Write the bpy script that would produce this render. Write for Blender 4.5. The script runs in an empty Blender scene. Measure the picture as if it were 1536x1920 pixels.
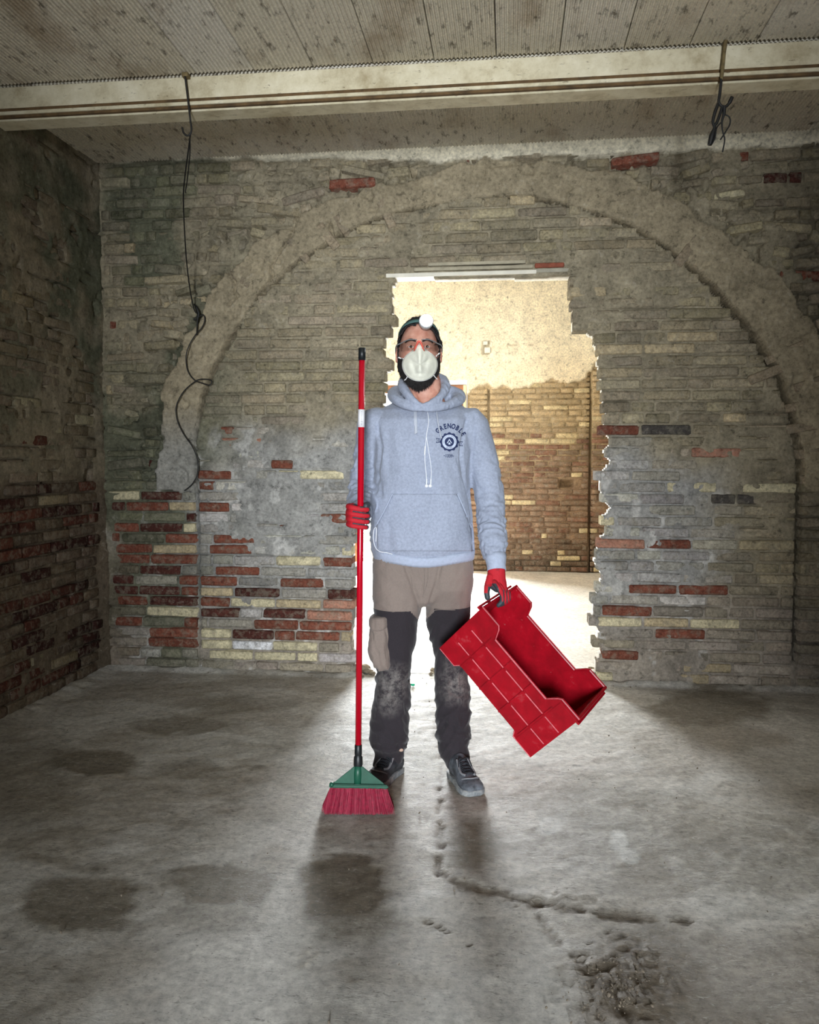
import bpy, bmesh, math, random
import numpy as np
from mathutils import Vector, Matrix, Euler, noise as mnoise
from mathutils.bvhtree import BVHTree

random.seed(7)
C = bpy.context.scene.collection
SC = bpy.context.scene
PI = math.pi

# ------------------------------------------------------------------ camera
YAW, PITCH, CAMH, FPX = math.radians(6.9), math.radians(3.72), 1.27, 1538.0
cam_d = bpy.data.cameras.new('camera'); cam = bpy.data.objects.new('camera', cam_d); C.objects.link(cam)
cam.location = (0, 0, CAMH); cam.rotation_euler = (PI/2 - PITCH, 0, YAW)
cam_d.sensor_width = 36; cam_d.lens = FPX/1920*36; cam_d.clip_start = .05; cam_d.clip_end = 200
SC.camera = cam

# ------------------------------------------------------------------ world, lights, exposure
w = bpy.data.worlds.new('sky'); SC.world = w; w.use_nodes = True
w.node_tree.nodes['Background'].inputs[0].default_value = (0.86, 0.93, 1.0, 1)
w.node_tree.nodes['Background'].inputs[1].default_value = 1.6

def area(name, loc, rot, sx, sy, power, col, spread=180):
    l = bpy.data.lights.new(name, 'AREA'); l.shape = 'RECTANGLE'; l.size = sx; l.size_y = sy
    l.energy = power; l.color = col; l.spread = math.radians(spread)
    o = bpy.data.objects.new(name, l); C.objects.link(o); o.location = loc; o.rotation_euler = rot
    return o
YW, YF, XL, XR, ZC = 4.665, 9.25, -2.42, 2.75, 2.99
# daylight through the far doorway, through a side window of the far room, and through the entrance behind the camera
area('daylight_far_door', (-1.12, YF+.9, 1.15), (-PI/2, 0, 0), 1.4, 2.3, 1250, (.93, .97, 1))
area('daylight_side_window', (-3.4, 7.2, 2.0), (0, -PI/2, 0), 2.0, 3.0, 80, (1, .98, .95))
area('daylight_entrance', (.72, -6.5, 1.2), (PI/2, 0, 0), .9, 2.2, 900, (.90, .95, 1))

SC.view_settings.view_transform = 'Standard'; SC.view_settings.look = 'None'
SC.view_settings.gamma = 1; SC.view_settings.use_curve_mapping = False
SC.view_settings.exposure = 0.34
SC.cycles.max_bounces = 6; SC.cycles.diffuse_bounces = 4; SC.cycles.use_denoising = True
SC.cycles.sample_clamp_indirect = 4

# ------------------------------------------------------------------ projection helpers (photograph pixel <-> place)
cp, sp_, cy_, sy_ = math.cos(PITCH), math.sin(PITCH), math.cos(YAW), math.sin(YAW)
FWD = np.array([-sy_, cy_, 0.0]); RGT = np.array([cy_, sy_, 0.0])
def ray(px, py):
    a, b = (px-768)/FPX, -(py-960)/FPX
    h = cp + b*sp_; v = -sp_ + b*cp           # forward (horizontal) and up components
    return np.array([RGT[0]*a + FWD[0]*h, RGT[1]*a + FWD[1]*h, v])
def onY(px, py, Y):
    d = ray(px, py); t = Y/d[1]; return np.array([d[0]*t, Y, CAMH+d[2]*t])
def onX(px, py, X):
    d = ray(px, py); t = X/d[0]; return np.array([X, d[1]*t, CAMH+d[2]*t])
def onZ(px, py, Z=0):
    d = ray(px, py); t = (Z-CAMH)/d[2]; return np.array([d[0]*t, d[1]*t, Z])
def proj(x, y, z):
    f = x*FWD[0]+y*FWD[1]; r = x*RGT[0]+y*RGT[1]; h = z-CAMH
    d = f*cp - h*sp_; u = f*sp_ + h*cp
    d = np.maximum(d, .05)
    return 768+FPX*r/d, 960-FPX*u/d

# ------------------------------------------------------------------ small tools
def lin(*c):
    c = np.array(c, float)/255; return np.where(c <= .04045, c/12.92, ((c+.055)/1.055)**2.4)
def L4(*c): return tuple(lin(*c))+(1,)
_T = {}
def vnoise(x, y, seed=0):
    if seed not in _T: _T[seed] = np.random.RandomState(seed+11).rand(256, 256)
    T = _T[seed]; x = np.asarray(x, float); y = np.asarray(y, float)
    xi = np.floor(x).astype(int); yi = np.floor(y).astype(int); fx = x-xi; fy = y-yi
    fx = fx*fx*(3-2*fx); fy = fy*fy*(3-2*fy)
    a = T[xi & 255, yi & 255]; b = T[(xi+1) & 255, yi & 255]; c = T[xi & 255, (yi+1) & 255]; d = T[(xi+1) & 255, (yi+1) & 255]
    return (a*(1-fx)+b*fx)*(1-fy)+(c*(1-fx)+d*fx)*fy
def fbm(x, y, scale, oct=4, seed=0):
    s, a, t = 0, 1, 0
    for k in range(oct):
        s = s+a*vnoise(x/scale*2**k+k*17.3, y/scale*2**k+k*9.1, seed+k); t += a; a *= .5
    return s/t
def sst(a, b, x):
    t = np.clip((x-a)/(b-a), 0, 1); return t*t*(3-2*t)
def mixc(a, b, t):
    t = np.asarray(t)[..., None]; return a*(1-t)+b*t
def dist_poly(px, py, pts):
    best = np.full(np.shape(px), 1e9)
    for (x0, y0), (x1, y1) in zip(pts[:-1], pts[1:]):
        dx, dy = x1-x0, y1-y0; L = dx*dx+dy*dy
        t = np.clip(((px-x0)*dx+(py-y0)*dy)/L, 0, 1)
        best = np.minimum(best, np.hypot(px-x0-t*dx, py-y0-t*dy))
    return best

def quads_mesh(name, co, quads, mat, parent=None, col=None, smooth=True, cname='Col'):
    me = bpy.data.meshes.new(name); n = len(quads)
    me.vertices.add(len(co)); me.vertices.foreach_set('co', np.asarray(co, np.float32).ravel())
    me.loops.add(n*4); me.loops.foreach_set('vertex_index', np.asarray(quads, np.int32).ravel())
    me.polygons.add(n); me.polygons.foreach_set('loop_start', np.arange(0, n*4, 4, dtype=np.int32))
    me.polygons.foreach_set('loop_total', np.full(n, 4, np.int32))
    me.polygons.foreach_set('use_smooth', np.full(n, smooth))
    me.update(calc_edges=True)
    if col is not None:
        a = me.color_attributes.new(cname, 'FLOAT_COLOR', 'POINT')
        c4 = np.ones((len(co), 4), np.float32); c4[:, :3] = col; a.data.foreach_set('color', c4.ravel())
    if mat is not None: me.materials.append(mat)
    o = bpy.data.objects.new(name, me); C.objects.link(o)
    if parent is not None: o.parent = parent
    return o

def thicken(co, quads, D, depth_of, col):
    """give an open sheet of masonry its thickness: a flat back and closed edges"""
    n = len(co); back = co+np.outer(depth_of, D)
    e = np.concatenate([quads[:, [0, 1]], quads[:, [1, 2]], quads[:, [2, 3]], quads[:, [3, 0]]])
    k = np.sort(e, 1); key = k[:, 0].astype(np.int64)*n+k[:, 1]; _, inv, cnt = np.unique(key, return_inverse=True, return_counts=True)
    b = e[cnt[inv.ravel()] == 1]; sides = np.stack([b[:, 1], b[:, 0], b[:, 0]+n, b[:, 1]+n], 1)
    return np.vstack([co, back]), np.vstack([quads, quads[:, ::-1]+n, sides]), np.vstack([col, col])
def mkobj(name, bm, mat, parent=None, smooth=False):
    me = bpy.data.meshes.new(name); bm.to_mesh(me); bm.free()
    for m in (mat if isinstance(mat, (list, tuple)) else [mat]):
        if m is not None: me.materials.append(m)
    if smooth: me.polygons.foreach_set('use_smooth', [True]*len(me.polygons))
    o = bpy.data.objects.new(name, me); C.objects.link(o)
    if parent is not None: o.parent = parent
    return o
def tag(o, label=None, cat=None, group=None, kind=None):
    for k, v in (('label', label), ('category', cat), ('group', group), ('kind', kind)):
        if v: o[k] = v
    return o
def empty(name, loc):
    o = bpy.data.objects.new(name, None); o.location = loc; C.objects.link(o); o.empty_display_size = .1; return o
def setparent(o, p):
    bpy.context.view_layer.update(); o.parent = p; o.matrix_parent_inverse = p.matrix_world.inverted()
def bbox(bm, x0, x1, y0, y1, z0, z1, bev=0):
    r = bmesh.ops.create_cube(bm, size=1)
    for v in r['verts']:
        v.co = Vector(((x0+x1)/2+v.co.x*(x1-x0), (y0+y1)/2+v.co.y*(y1-y0), (z0+z1)/2+v.co.z*(z1-z0)))
    if bev:
        es = list({e for v in r['verts'] for e in v.link_edges})
        bmesh.ops.bevel(bm, geom=es, offset=bev, segments=2, affect='EDGES', profile=.5)
def smooth_path(pts, n=8):
    P = [Vector(p) for p in pts]; out = []
    for i in range(len(P)-1):
        p0, p1, p2, p3 = P[max(i-1, 0)], P[i], P[i+1], P[min(i+2, len(P)-1)]
        for k in range(n):
            t = k/n
            out.append(.5*((2*p1)+(-p0+p2)*t+(2*p0-5*p1+4*p2-p3)*t*t+(-p0+3*p1-3*p2+p3)*t**3))
    out.append(P[-1]); return out
def tube(bm, pts, r, seg=8, cap=True):
    """round tube along pts; r is a number or a list of radii"""
    P = [Vector(p) for p in pts]; n = len(P)
    R = r if isinstance(r, (list, tuple)) else [r]*n
    t = (P[1]-P[0]).normalized(); up = Vector((0, 0, 1)) if abs(t.z) < .9 else Vector((0, 1, 0))
    nrm = t.cross(up).normalized(); rings = []
    for i in range(n):
        tt = (P[min(i+1, n-1)]-P[max(i-1, 0)])
        if tt.length < 1e-9: tt = t
        tt.normalize(); nrm = (nrm-tt*nrm.dot(tt))
        nrm = nrm.normalized() if nrm.length > 1e-6 else tt.orthogonal().normalized()
        b = tt.cross(nrm)
        rings.append([bm.verts.new(P[i]+(nrm*math.cos(a)+b*math.sin(a))*R[i]) for a in [2*PI*k/seg for k in range(seg)]])
    for a, b in zip(rings[:-1], rings[1:]):
        for k in range(seg): bm.faces.new((a[k], a[(k+1) % seg], b[(k+1) % seg], b[k]))
    if cap: bm.faces.new(rings[0][::-1]); bm.faces.new(rings[-1])
    return rings
def loft(bm, rings, cap=True, closed=True):
    V = [[bm.verts.new(Vector(p)) for p in r] for r in rings]; n = len(V[0])
    for a, b in zip(V[:-1], V[1:]):
        for k in range(n if closed else n-1): bm.faces.new((a[k], a[(k+1) % n], b[(k+1) % n], b[k]))
    if cap and closed: bm.faces.new(V[0][::-1]); bm.faces.new(V[-1])
    return V

# ------------------------------------------------------------------ materials
def newmat(name):
    m = bpy.data.materials.new(name); m.use_nodes = True; nt = m.node_tree
    return m, nt, nt.nodes['Principled BSDF']
def N(nt, t, **kw):
    n = nt.nodes.new(t)
    for k, v in kw.items():
        if k.startswith('_'): setattr(n, k[1:], v)
        else: n.inputs[k.replace('__', ' ')].default_value = v
    return n
def mixn(nt, fac, a, b, mode='MIX'):
    m = nt.nodes.new('ShaderNodeMix'); m.data_type = 'RGBA'; m.blend_type = mode
    for s, v in ((m.inputs[0], fac), (m.inputs[6], a), (m.inputs[7], b)):
        if hasattr(v, 'is_linked'): nt.links.new(v, s)
        else: s.default_value = v
    return m.outputs[2]
def ramp(nt, src, stops):
    r = nt.nodes.new('ShaderNodeValToRGB'); e = r.color_ramp.elements
    while len(e) < len(stops): e.new(.5)
    for k, (p, c) in enumerate(stops):
        e[k].position = p; e[k].color = c if len(c) == 4 else tuple(c)+(1,)
    nt.links.new(src, r.inputs[0]); return r.outputs[0]
def coords(nt, kind='Object'):
    if kind == 'World': return nt.nodes.new('ShaderNodeNewGeometry').outputs['Position']
    return nt.nodes.new('ShaderNodeTexCoord').outputs[kind]
def bump(nt, b, h, strength=.4, dist=.004, prev=None):
    n = N(nt, 'ShaderNodeBump', Strength=strength, Distance=dist); nt.links.new(h, n.inputs['Height'])
    if prev: nt.links.new(prev, n.inputs['Normal'])
    nt.links.new(n.outputs[0], b.inputs['Normal']); return n.outputs[0]
G = lambda v: (v, v, v, 1)

def masonry(name, source, fine=60, amp=.22, bstr=.5, rough=.92, spec=.2):
    """colour from the vertex colours ('Col') or the object's own colour, broken up by grain"""
    m, nt, b = newmat(name)
    if source == 'object': base = nt.nodes.new('ShaderNodeObjectInfo').outputs['Color']
    else:
        a = nt.nodes.new('ShaderNodeAttribute'); a.attribute_name = 'Col'; base = a.outputs['Color']
    P = coords(nt, 'World')
    n1 = N(nt, 'ShaderNodeTexNoise', Scale=fine, Detail=6, Roughness=.65); nt.links.new(P, n1.inputs[0])
    n2 = N(nt, 'ShaderNodeTexNoise', Scale=fine*.2, Detail=4, Roughness=.6); nt.links.new(P, n2.inputs[0])
    c = mixn(nt, 1, base, ramp(nt, n1.outputs[0], [(.30, G(1-amp*1.7)), (.5, G(1)), (.70, G(1+amp*1.5))]), 'MULTIPLY')
    c = mixn(nt, 1, c, ramp(nt, n2.outputs[0], [(.3, G(1-amp)), (.7, G(1+amp*.8))]), 'MULTIPLY')
    if name.startswith('old_brick'):   # mortar dust smeared over the faces
        n5 = N(nt, 'ShaderNodeTexNoise', Scale=24, Detail=8, Roughness=.7, Distortion=.3); nt.links.new(P, n5.inputs[0])
        c = mixn(nt, ramp(nt, n5.outputs[0], [(.48, G(0)), (.60, G(.42))]), c, L4(134, 128, 112))
    n3 = N(nt, 'ShaderNodeTexNoise', Scale=fine*.4, Detail=3, Roughness=.8); nt.links.new(P, n3.inputs[0])
    c = mixn(nt, ramp(nt, n3.outputs[0], [(.60, G(0)), (.70, G(.45))]), c, mixn(nt, .5, c, (.5, .47, .4, 1)))
    c = mixn(nt, ramp(nt, n3.outputs[0], [(.32, G(.6)), (.41, G(0))]), c, mixn(nt, 1, c, G(.35), 'MULTIPLY'))
    nt.links.new(c, b.inputs['Base Color']); b.inputs['Roughness'].default_value = rough
    b.inputs['Specular IOR Level'].default_value = spec
    h = mixn(nt, .55, n1.outputs[0], n3.outputs[0])
    bump(nt, b, h, bstr, .006)
    return m
def simple(name, rgb, rough=.6, metal=0, noise_=0, scale=40, bstr=0, spec=.5, coord='Object', rgb2=None):
    m, nt, b = newmat(name); col = L4(*rgb)
    b.inputs['Roughness'].default_value = rough; b.inputs['Metallic'].default_value = metal; b.inputs['Specular IOR Level'].default_value = spec
    if noise_ or rgb2:
        n = N(nt, 'ShaderNodeTexNoise', Scale=scale, Detail=5, Roughness=.6); nt.links.new(coords(nt, coord), n.inputs[0])
        if rgb2: c = ramp(nt, n.outputs[0], [(.4, col), (.6, L4(*rgb2))])
        else: c = mixn(nt, 1, col, ramp(nt, n.outputs[0], [(.3, G(1-noise_)), (.7, G(1+noise_))]), 'MULTIPLY')
        nt.links.new(c, b.inputs['Base Color'])
        if bstr: bump(nt, b, n.outputs[0], bstr)
    else: b.inputs['Base Color'].default_value = col
    return m

M_MORTAR = masonry('mortar_and_plaster', 'attr', 55, .2, .55)
M_BRICK = masonry('old_brick', 'object', 75, .24, .6)
M_BRICKC = masonry('old_brick_joined', 'attr', 75, .24, .6)

# ------------------------------------------------------------------ brick shapes shared by all brick objects
def brick_mesh(seed):
    r = random.Random(seed); bm = bmesh.new(); nx, nz = 5, 4
    jx = [0, .035, .5+r.uniform(-.1, .1), .965, 1]; jz = [-.5, -.37, .37, .5]
    def P(i, k, y):
        return (jx[i]-.5, y, jz[k])
    F = []
    for k in range(nz):
        row = []
        for i in range(nx):
            x, y, z = P(i, k, 0); edge = (i in (0, nx-1))+(k in (0, nz-1))
            y = .022*r.random()+(.035 if edge == 1 else .09 if edge == 2 else 0)+(.25*r.random() if edge == 2 and r.random() < .35 else 0)
            x += r.uniform(-.012, .012)*(1 if edge else 2); z += r.uniform(-.035, .035)
            if edge == 2: x *= .975; z *= .9
            row.append(bm.verts.new((x, y, z)))
        F.append(row)
    for k in range(nz-1):
        for i in range(nx-1): bm.faces.new((F[k][i], F[k][i+1], F[k+1][i+1], F[k+1][i]))
    loop = F[0][:]+[F[k][-1] for k in range(1, nz)]+F[-1][-2::-1]+[F[k][0] for k in range(nz-2, 0, -1)]
    back = [bm.verts.new((max(-.5, min(.5, v.co.x*1.02)), 1, max(-.5, min(.5, v.co.z*1.05)))) for v in loop]
    for a in range(len(loop)):
        b = (a+1) % len(loop); bm.faces.new((loop[b], loop[a], back[a], back[b]))
    bm.faces.new(back)
    me = bpy.data.meshes.new('brick'); bm.to_mesh(me); bm.free(); me.materials.append(M_BRICK)
    me.polygons.foreach_set('use_smooth', [True]*len(me.polygons))
    return me
BRICKS = [brick_mesh(s) for s in range(14)]
BDATA = []
for me in BRICKS:
    v = np.empty(len(me.vertices)*3); me.vertices.foreach_get('co', v)
    BDATA.append((v.reshape(-1, 3), [tuple(p.vertices) for p in me.polygons]))

class Wall:
    def __init__(s, O, rz): s.O = np.array(O, float); s.rz = rz; s.U = np.array([math.cos(rz), math.sin(rz), 0]); s.D = np.array([-math.sin(rz), math.cos(rz), 0])
    def pt(s, u, z, d): return s.O+np.outer(np.ravel(u), s.U)+np.outer(np.ravel(d), s.D)+np.outer(np.ravel(z), [0, 0, 1.])
    def px(s, u, z):
        x = s.O[0]+u*s.U[0]; y = s.O[1]+u*s.U[1]; return proj(x, y, z)

def lay_bricks(wall, parent, data, limit=300, joined='brickwork', depth=.1, avoid=None):
    """data: (u, z, len, height, face depth, tilt, colour, weight). The ones that show largest become brick objects."""
    order = sorted(range(len(data)), key=lambda i: -data[i][7])
    Rz = Matrix.Rotation(wall.rz, 4, 'Z')
    for i in order[:limit]:
        u, z, ln, h, d, tilt, col, _ = data[i]
        o = bpy.data.objects.new('brick', BRICKS[i % 14]); C.objects.link(o)
        p = wall.pt(u, z, d)[0]
        o.matrix_world = Matrix.Translation(Vector(p)) @ Rz @ Matrix.Rotation(tilt, 4, 'Y') @ Matrix.Diagonal((ln, depth, h, 1))
        o.color = tuple(col)+(1,); o.parent = parent
    rest = order[limit:]
    if rest:
        cos, faces, cols, base = [], [], [], 0
        for i in rest:
            u, z, ln, h, d, tilt, col, _ = data[i]; v, fs = BDATA[i % 14]
            x, y, zz = v[:, 0]*ln, v[:, 1]*depth, v[:, 2]*h
            x2 = x*math.cos(tilt)+zz*math.sin(tilt); z2 = -x*math.sin(tilt)+zz*math.cos(tilt)
            cos.append(wall.pt(u+x2, z+z2, d+y)); faces += [tuple(k+base for k in f) for f in fs]; base += len(v)
            cols.append(np.tile(col, (len(v), 1)))
        me = bpy.data.meshes.new(joined); me.from_pydata(np.vstack(cos).tolist(), [], faces); me.materials.append(M_BRICKC)
        a = me.color_attributes.new('Col', 'FLOAT_COLOR', 'POINT'); c4 = np.ones((base, 4), np.float32); c4[:, :3] = np.vstack(cols)
        a.data.foreach_set('color', c4.ravel()); me.polygons.foreach_set('use_smooth', [True]*len(me.polygons))
        o = bpy.data.objects.new(joined, me); C.objects.link(o); o.parent = parent; o['kind'] = 'stuff'
# ------------------------------------------------------------------ back wall: arch, infill, broken doorway
WB = Wall((0, YW, 0), 0)
def wpts(pp):
    out = []
    for p in pp:
        q = onY(p[0], p[1], YW); out.append((q[0], q[2]))
    return out
ARCH_IN = wpts([(374, 1290), (372, 1100), (368, 900), (366, 830), (380, 745), (402, 690), (430, 640), (480, 560), (560, 490), (640, 440), (700, 413), (760, 395), (870, 374), (960, 368), (1040, 378), (1080, 388), (1180, 422), (1250, 462), (1330, 530), (1400, 610), (1460, 700), (1490, 790), (1502, 880), (1500, 1000), (1492, 1295)])
ARCH_OUT = wpts([(300, 1290), (300, 1000), (292, 880), (300, 745), (335, 640), (400, 540), (470, 460), (560, 402), (640, 366), (700, 345), (760, 325), (900, 292), (1040, 294), (1150, 315), (1230, 350), (1330, 410), (1400, 450), (1450, 500), (1536, 620), (1572, 720), (1585, 850), (1585, 1300)])
HOLE = wpts([(660, 1268), (668, 1240), (660, 1200), (668, 1150), (662, 1110), (668, 1060), (664, 1010), (668, 985), (676, 930), (690, 880), (700, 830), (715, 780), (724, 740), (720, 722), (722, 700), (737, 692), (741, 676), (724, 668), (720, 650), (726, 635), (741, 600), (738, 560), (737, 519), (1068, 517), (1068, 617), (1090, 618), (1106, 630), (1110, 650), (1117, 663), (1115, 678), (1124, 700), (1124, 744), (1134, 770), (1124, 806), (1148, 828), (1125, 845), (1144, 867), (1120, 885), (1120, 915), (1133, 938), (1142, 955), (1123, 973), (1142, 999), (1124, 1008), (1115, 1030), (1109, 1056), (1124, 1078), (1122, 1100), (1106, 1127), (1111, 1145), (1104, 1165), (1120, 1184), (1111, 1205), (1124, 1224), (1111, 1250), (1120, 1290)])
HTOP = HOLE[22][1]
def inside(poly, x, y):
    x = np.asarray(x, float); y = np.asarray(y, float); r = np.zeros(np.broadcast(x, y).shape, bool); n = len(poly)
    for i in range(n):
        (x0, y0), (x1, y1) = poly[i], poly[(i+1) % n]
        if y0 == y1: continue
        c = ((y0 > y) != (y1 > y)) & (x < (x1-x0)*(y-y0)/(y1-y0)+x0); r ^= c
    return r
def ext(poly, z0=-.3): return [(poly[0][0], z0)]+list(poly)+[(poly[-1][0], z0)]
P_IN, P_OUT, P_HOLE = ext(ARCH_IN), ext(ARCH_OUT), ext(HOLE)
Z_SPRING = onY(330, 900, YW)[2]
PITCHZ = .0632

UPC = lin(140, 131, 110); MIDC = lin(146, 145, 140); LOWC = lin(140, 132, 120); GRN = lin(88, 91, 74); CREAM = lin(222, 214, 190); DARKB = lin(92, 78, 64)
def back_colour(u, z, px, py):
    n = fbm(u, z, .35, 4, 3); n2 = fbm(u, z, .12, 4, 8)
    c = np.broadcast_to(UPC, np.shape(u)+(3,)).copy()
    cx = np.abs(px-800)
    t = sst(760, 860, py-(cx-100)*.15+(n-.5)*160)*sst(640, 480, cx+(n-.5)*200)
    c = mixc(c, MIDC, t)
    c = mixc(c, LOWC, sst(1080, 1200, py+(n-.5)*120))
    c = mixc(c, GRN, sst(.38, .58, n)*sst(500, 330, px)*.85)  # greenish mould at the left, its tone deepened to paint in the corner's shade
    c = mixc(c, c*.62, sst(.55, .75, n2)*.55)
    c = mixc(c, c*1.28, sst(.5, .3, n2)*.5)
    c = mixc(c, lin(190, 188, 182), sst(.66, .74, fbm(u, z, .09, 3, 21))*t*.7)
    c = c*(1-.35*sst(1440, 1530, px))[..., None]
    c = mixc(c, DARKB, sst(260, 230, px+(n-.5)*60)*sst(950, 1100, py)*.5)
    return c
def arch_side(u, z):
    inn = inside(P_IN, u, z); out = inside(P_OUT, u, z)
    band = out & ~inn & (z > Z_SPRING-.05+.12*(fbm(u, z, .2, 3, 5)-.5)) & (dist_poly(u, z, ARCH_OUT)+.12*(fbm(u, z, .13, 3, 6)-.52) > .012)
    return inn, band
def back_depth(u, z, px, py):
    """mortar surface relative to the wall plane, + = recessed"""
    inn, band = arch_side(u, z)
    nL = fbm(u, z, .45, 3, 31); n = fbm(u, z, .09, 4, 33); nf = fbm(u, z, .03, 3, 36)
    cov = .16+.0*u
    cov = np.where(inn, .14+.12*sst(1050, 700, py), cov)
    cov = cov-.15*sst(1060, 1130, py)
    cov = cov-.2*sst(910, 960, py)*(px < 372)
    cov = cov+np.where(inn, .50*sst(765, 830, py)*sst(1075, 1010, py), 0)+.35*sst(1215, 1245, py)
    cov = cov+(nL-.5)*1.7
    
    m = .0115-.018*np.clip(cov, 0, 1)+(n-.5)*.022+(nf-.5)*.007
    f = np.abs(((z/PITCHZ) % 1)-.0); f = np.minimum(f, 1-f)
    gap = sst(.17, .05, f)*sst(.56, .66, fbm(u*.45, z*1.6, .12, 3, 41)+np.where(inn, -.02, .08))
    m = m+gap*.035
    # rubble beside the arch ring: deep irregular gaps
    dout = dist_poly(u, z, ARCH_OUT); rub = (~inn) & (~band) & (z > Z_SPRING)
    rz = np.where(rub, sst(.42, .02, dout), 0)
    m = m+rz*sst(.52, .62, fbm(u, z, .055, 3, 47))*.065
    m = np.where(band, -.016+(nL-.5)*.012+(n-.5)*.008+(nf-.5)*.004+sst(.66, .74, fbm(u, z, .1, 3, 52))*.02, m)
    din = dist_poly(u, z, ARCH_IN)
    wide = .5+.8*sst(1150, 1450, px)+.5*sst(560, 400, px)*sst(850, 700, py)
    crack = sst(.016*wide, .005, din+(nf-.5)*.018)*sst(.30, .42, fbm(u, z, .3, 2, 61)+.12*sst(1150, 1400, px)+.10*(px < 620))*(z > .15)
    m = m+crack*(.045+.04*wide)
    m = np.where(inn, m+.018*sst(1000, 1450, px), m)
    # cracks through the left haunch
    for cr, wd in ((CR1, .011), (CR2, .012), (CR3, .010)):
        m = m+.05*sst(wd, .003, dist_poly(u, z, cr)+(nf-.5)*.014)
    # broken plaster along the top
    m = m+.02*sst(.42, .6, n)*sst(2.75, 2.85, z)*sst(2.99, 2.9, z)
    return m
CR1 = wpts([(562, 400), (548, 430), (550, 438), (520, 480), (508, 500), (512, 520), (492, 545)])
CR2 = wpts([(640, 430), (628, 455), (618, 420), (600, 425)])
CR3 = wpts([(432, 500), (428, 512), (442, 532), (438, 545), (446, 555), (432, 570)])

def build_back():
    z1 = ZC+.10; step = .0092
    us = np.arange(XL-.05, XR+.05, step); zs = np.arange(-.06, z1, step)
    U, Z = np.meshgrid(us, zs); px, py = WB.px(U, Z)
    # rows of extra corner rounding at the left
    dep = back_depth(U, Z, px, py)
    dep = dep-.03*np.exp(-((U-XL)/.08)**2)*sst(1.4, .6, Z)-.012*np.exp(-((U-XL)/.05)**2)
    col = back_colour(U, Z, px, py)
    # ceiling plaster lapping down over the wall head
    lap = 2.945-.018*(fbm(U, Z*0, .1, 3, 71)-.5)*2-.045*sst(600, 800, px)+.02+.035*sst(520, 380, px)
    lapm = sst(-.004, .004, Z-lap)
    col = mixc(col, CREAM*.95, lapm); dep = np.where(lapm > .5, -.014+(fbm(U, Z, .03, 2, 72)-.5)*.006, dep)
    inn = inside(P_IN, U, Z)
    _, band = arch_side(U, Z)
    bc = mixc(np.broadcast_to(lin(158, 146, 121), U.shape+(3,)), lin(150, 148, 140), sst(740, 860, py)*(px < 700))*(.85+.4*(fbm(U, Z, .2, 4, 81)-.4))[..., None]
    col = np.where(band[..., None], bc, col)
    ny, nx = U.shape
    co = WB.pt(U, Z, dep); idx = np.arange(ny*nx).reshape(ny, nx)
    Uc, Zc = U[:-1, :-1]+step/2, Z[:-1, :-1]+step/2
    wob = .020*(fbm(Uc, Zc, .04, 2, 90)-.5)
    hole = inside(P_HOLE, Uc+wob, Zc) | (((inside(P_HOLE, Uc+wob-.020, Zc) & (Uc > -.2)) | (inside(P_HOLE, Uc+wob+.020, Zc) & (Uc < -.2))) & (Zc < HTOP-.04) & (Zc > .05))
    innc = inside(P_IN, Uc, Zc)
    Q = np.stack([idx[:-1, :-1], idx[:-1, 1:], idx[1:, 1:], idx[1:, :-1]], -1)
    obs = []
    for nm, msk in (('wall_back', ~innc & ~hole), ('wall_infill', innc & ~hole)):
        q = Q[msk]; used = np.unique(q); rm = np.zeros(ny*nx, np.int32); rm[used] = np.arange(len(used))
        cu = co[used]; c2, q2, k2 = thicken(cu, rm[q], WB.D, YW+.125-cu[:, 1], col.reshape(-1, 3)[used])
        o = quads_mesh(nm, c2, q2, M_MORTAR, None, k2)
        o['kind'] = 'structure'; obs.append(o)
    return obs
wall_back, wall_infill = build_back()

REDS = [(180+x/2.342, 480+y/2.342, k) for x, y, k in [(490,780,1),(630,820,4),(605,910,1),(810,922,1),(485,965,1),(470,1012,1),(795,1065,1),(910,1072,1),(540,1105,1),(1020,1170,1),(650,1260,1),(820,1200,1),(940,1220,1),(915,1270,1),(540,1305,1),(670,1312,1),(625,1360,1),(540,1405,1),(895,1418,1),(1085,1365,1),(735,1457,0),(840,1462,1),(1070,1465,0),(785,1508,0),(610,1550,1),(830,1555,0),(925,1557,0),(1030,1555,4),(500,1587,0),(600,1590,1),(755,1597,1),(1085,1608,1),(635,1640,0),(865,1648,1),(965,1648,1),(505,1445,2),(675,1503,2),(885,1508,3),(545,1495,3),(940,1605,2),(760,1645,2),(515,1637,2),(815,1695,2),(580,1738,2),(740,1740,2),(905,1750,2),(895,1318,2),(990,968,2),(825,958,2),(688,1003,2),(925,540,3),(780,388,3),(700,1690,5)]]
REDS += [(860+x/2.272, 480+y/2.272, k) for x, y, k in [(640,745,1),(868,1228,1),(650,1220,4),(990,1415,1),(1045,1467,1),(1345,1478,0),(660,1502,1),(870,1515,4),(700,1680,1),(1140,1040,6),(1250,1040,6),(900,745,6),(1090,830,4),(655,1130,2),(885,980,2),(980,985,2),(1115,1140,2),(740,1550,2),(660,1550,2),(1080,1558,2),(920,1555,3),(1110,1690,3),(640,570,4),(960,565,3),(1380,740,3),(1200,680,3),(830,210,3),(620,90,3),(800,92,3),(1030,355,3),(900,410,3),(740,410,3),(550,150,3)]]
BC = [lin(78, 44, 37), lin(116, 68, 53), lin(200, 190, 156), lin(176, 160, 128), lin(164, 118, 98), lin(215, 215, 215), lin(70, 66, 62)]
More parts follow.
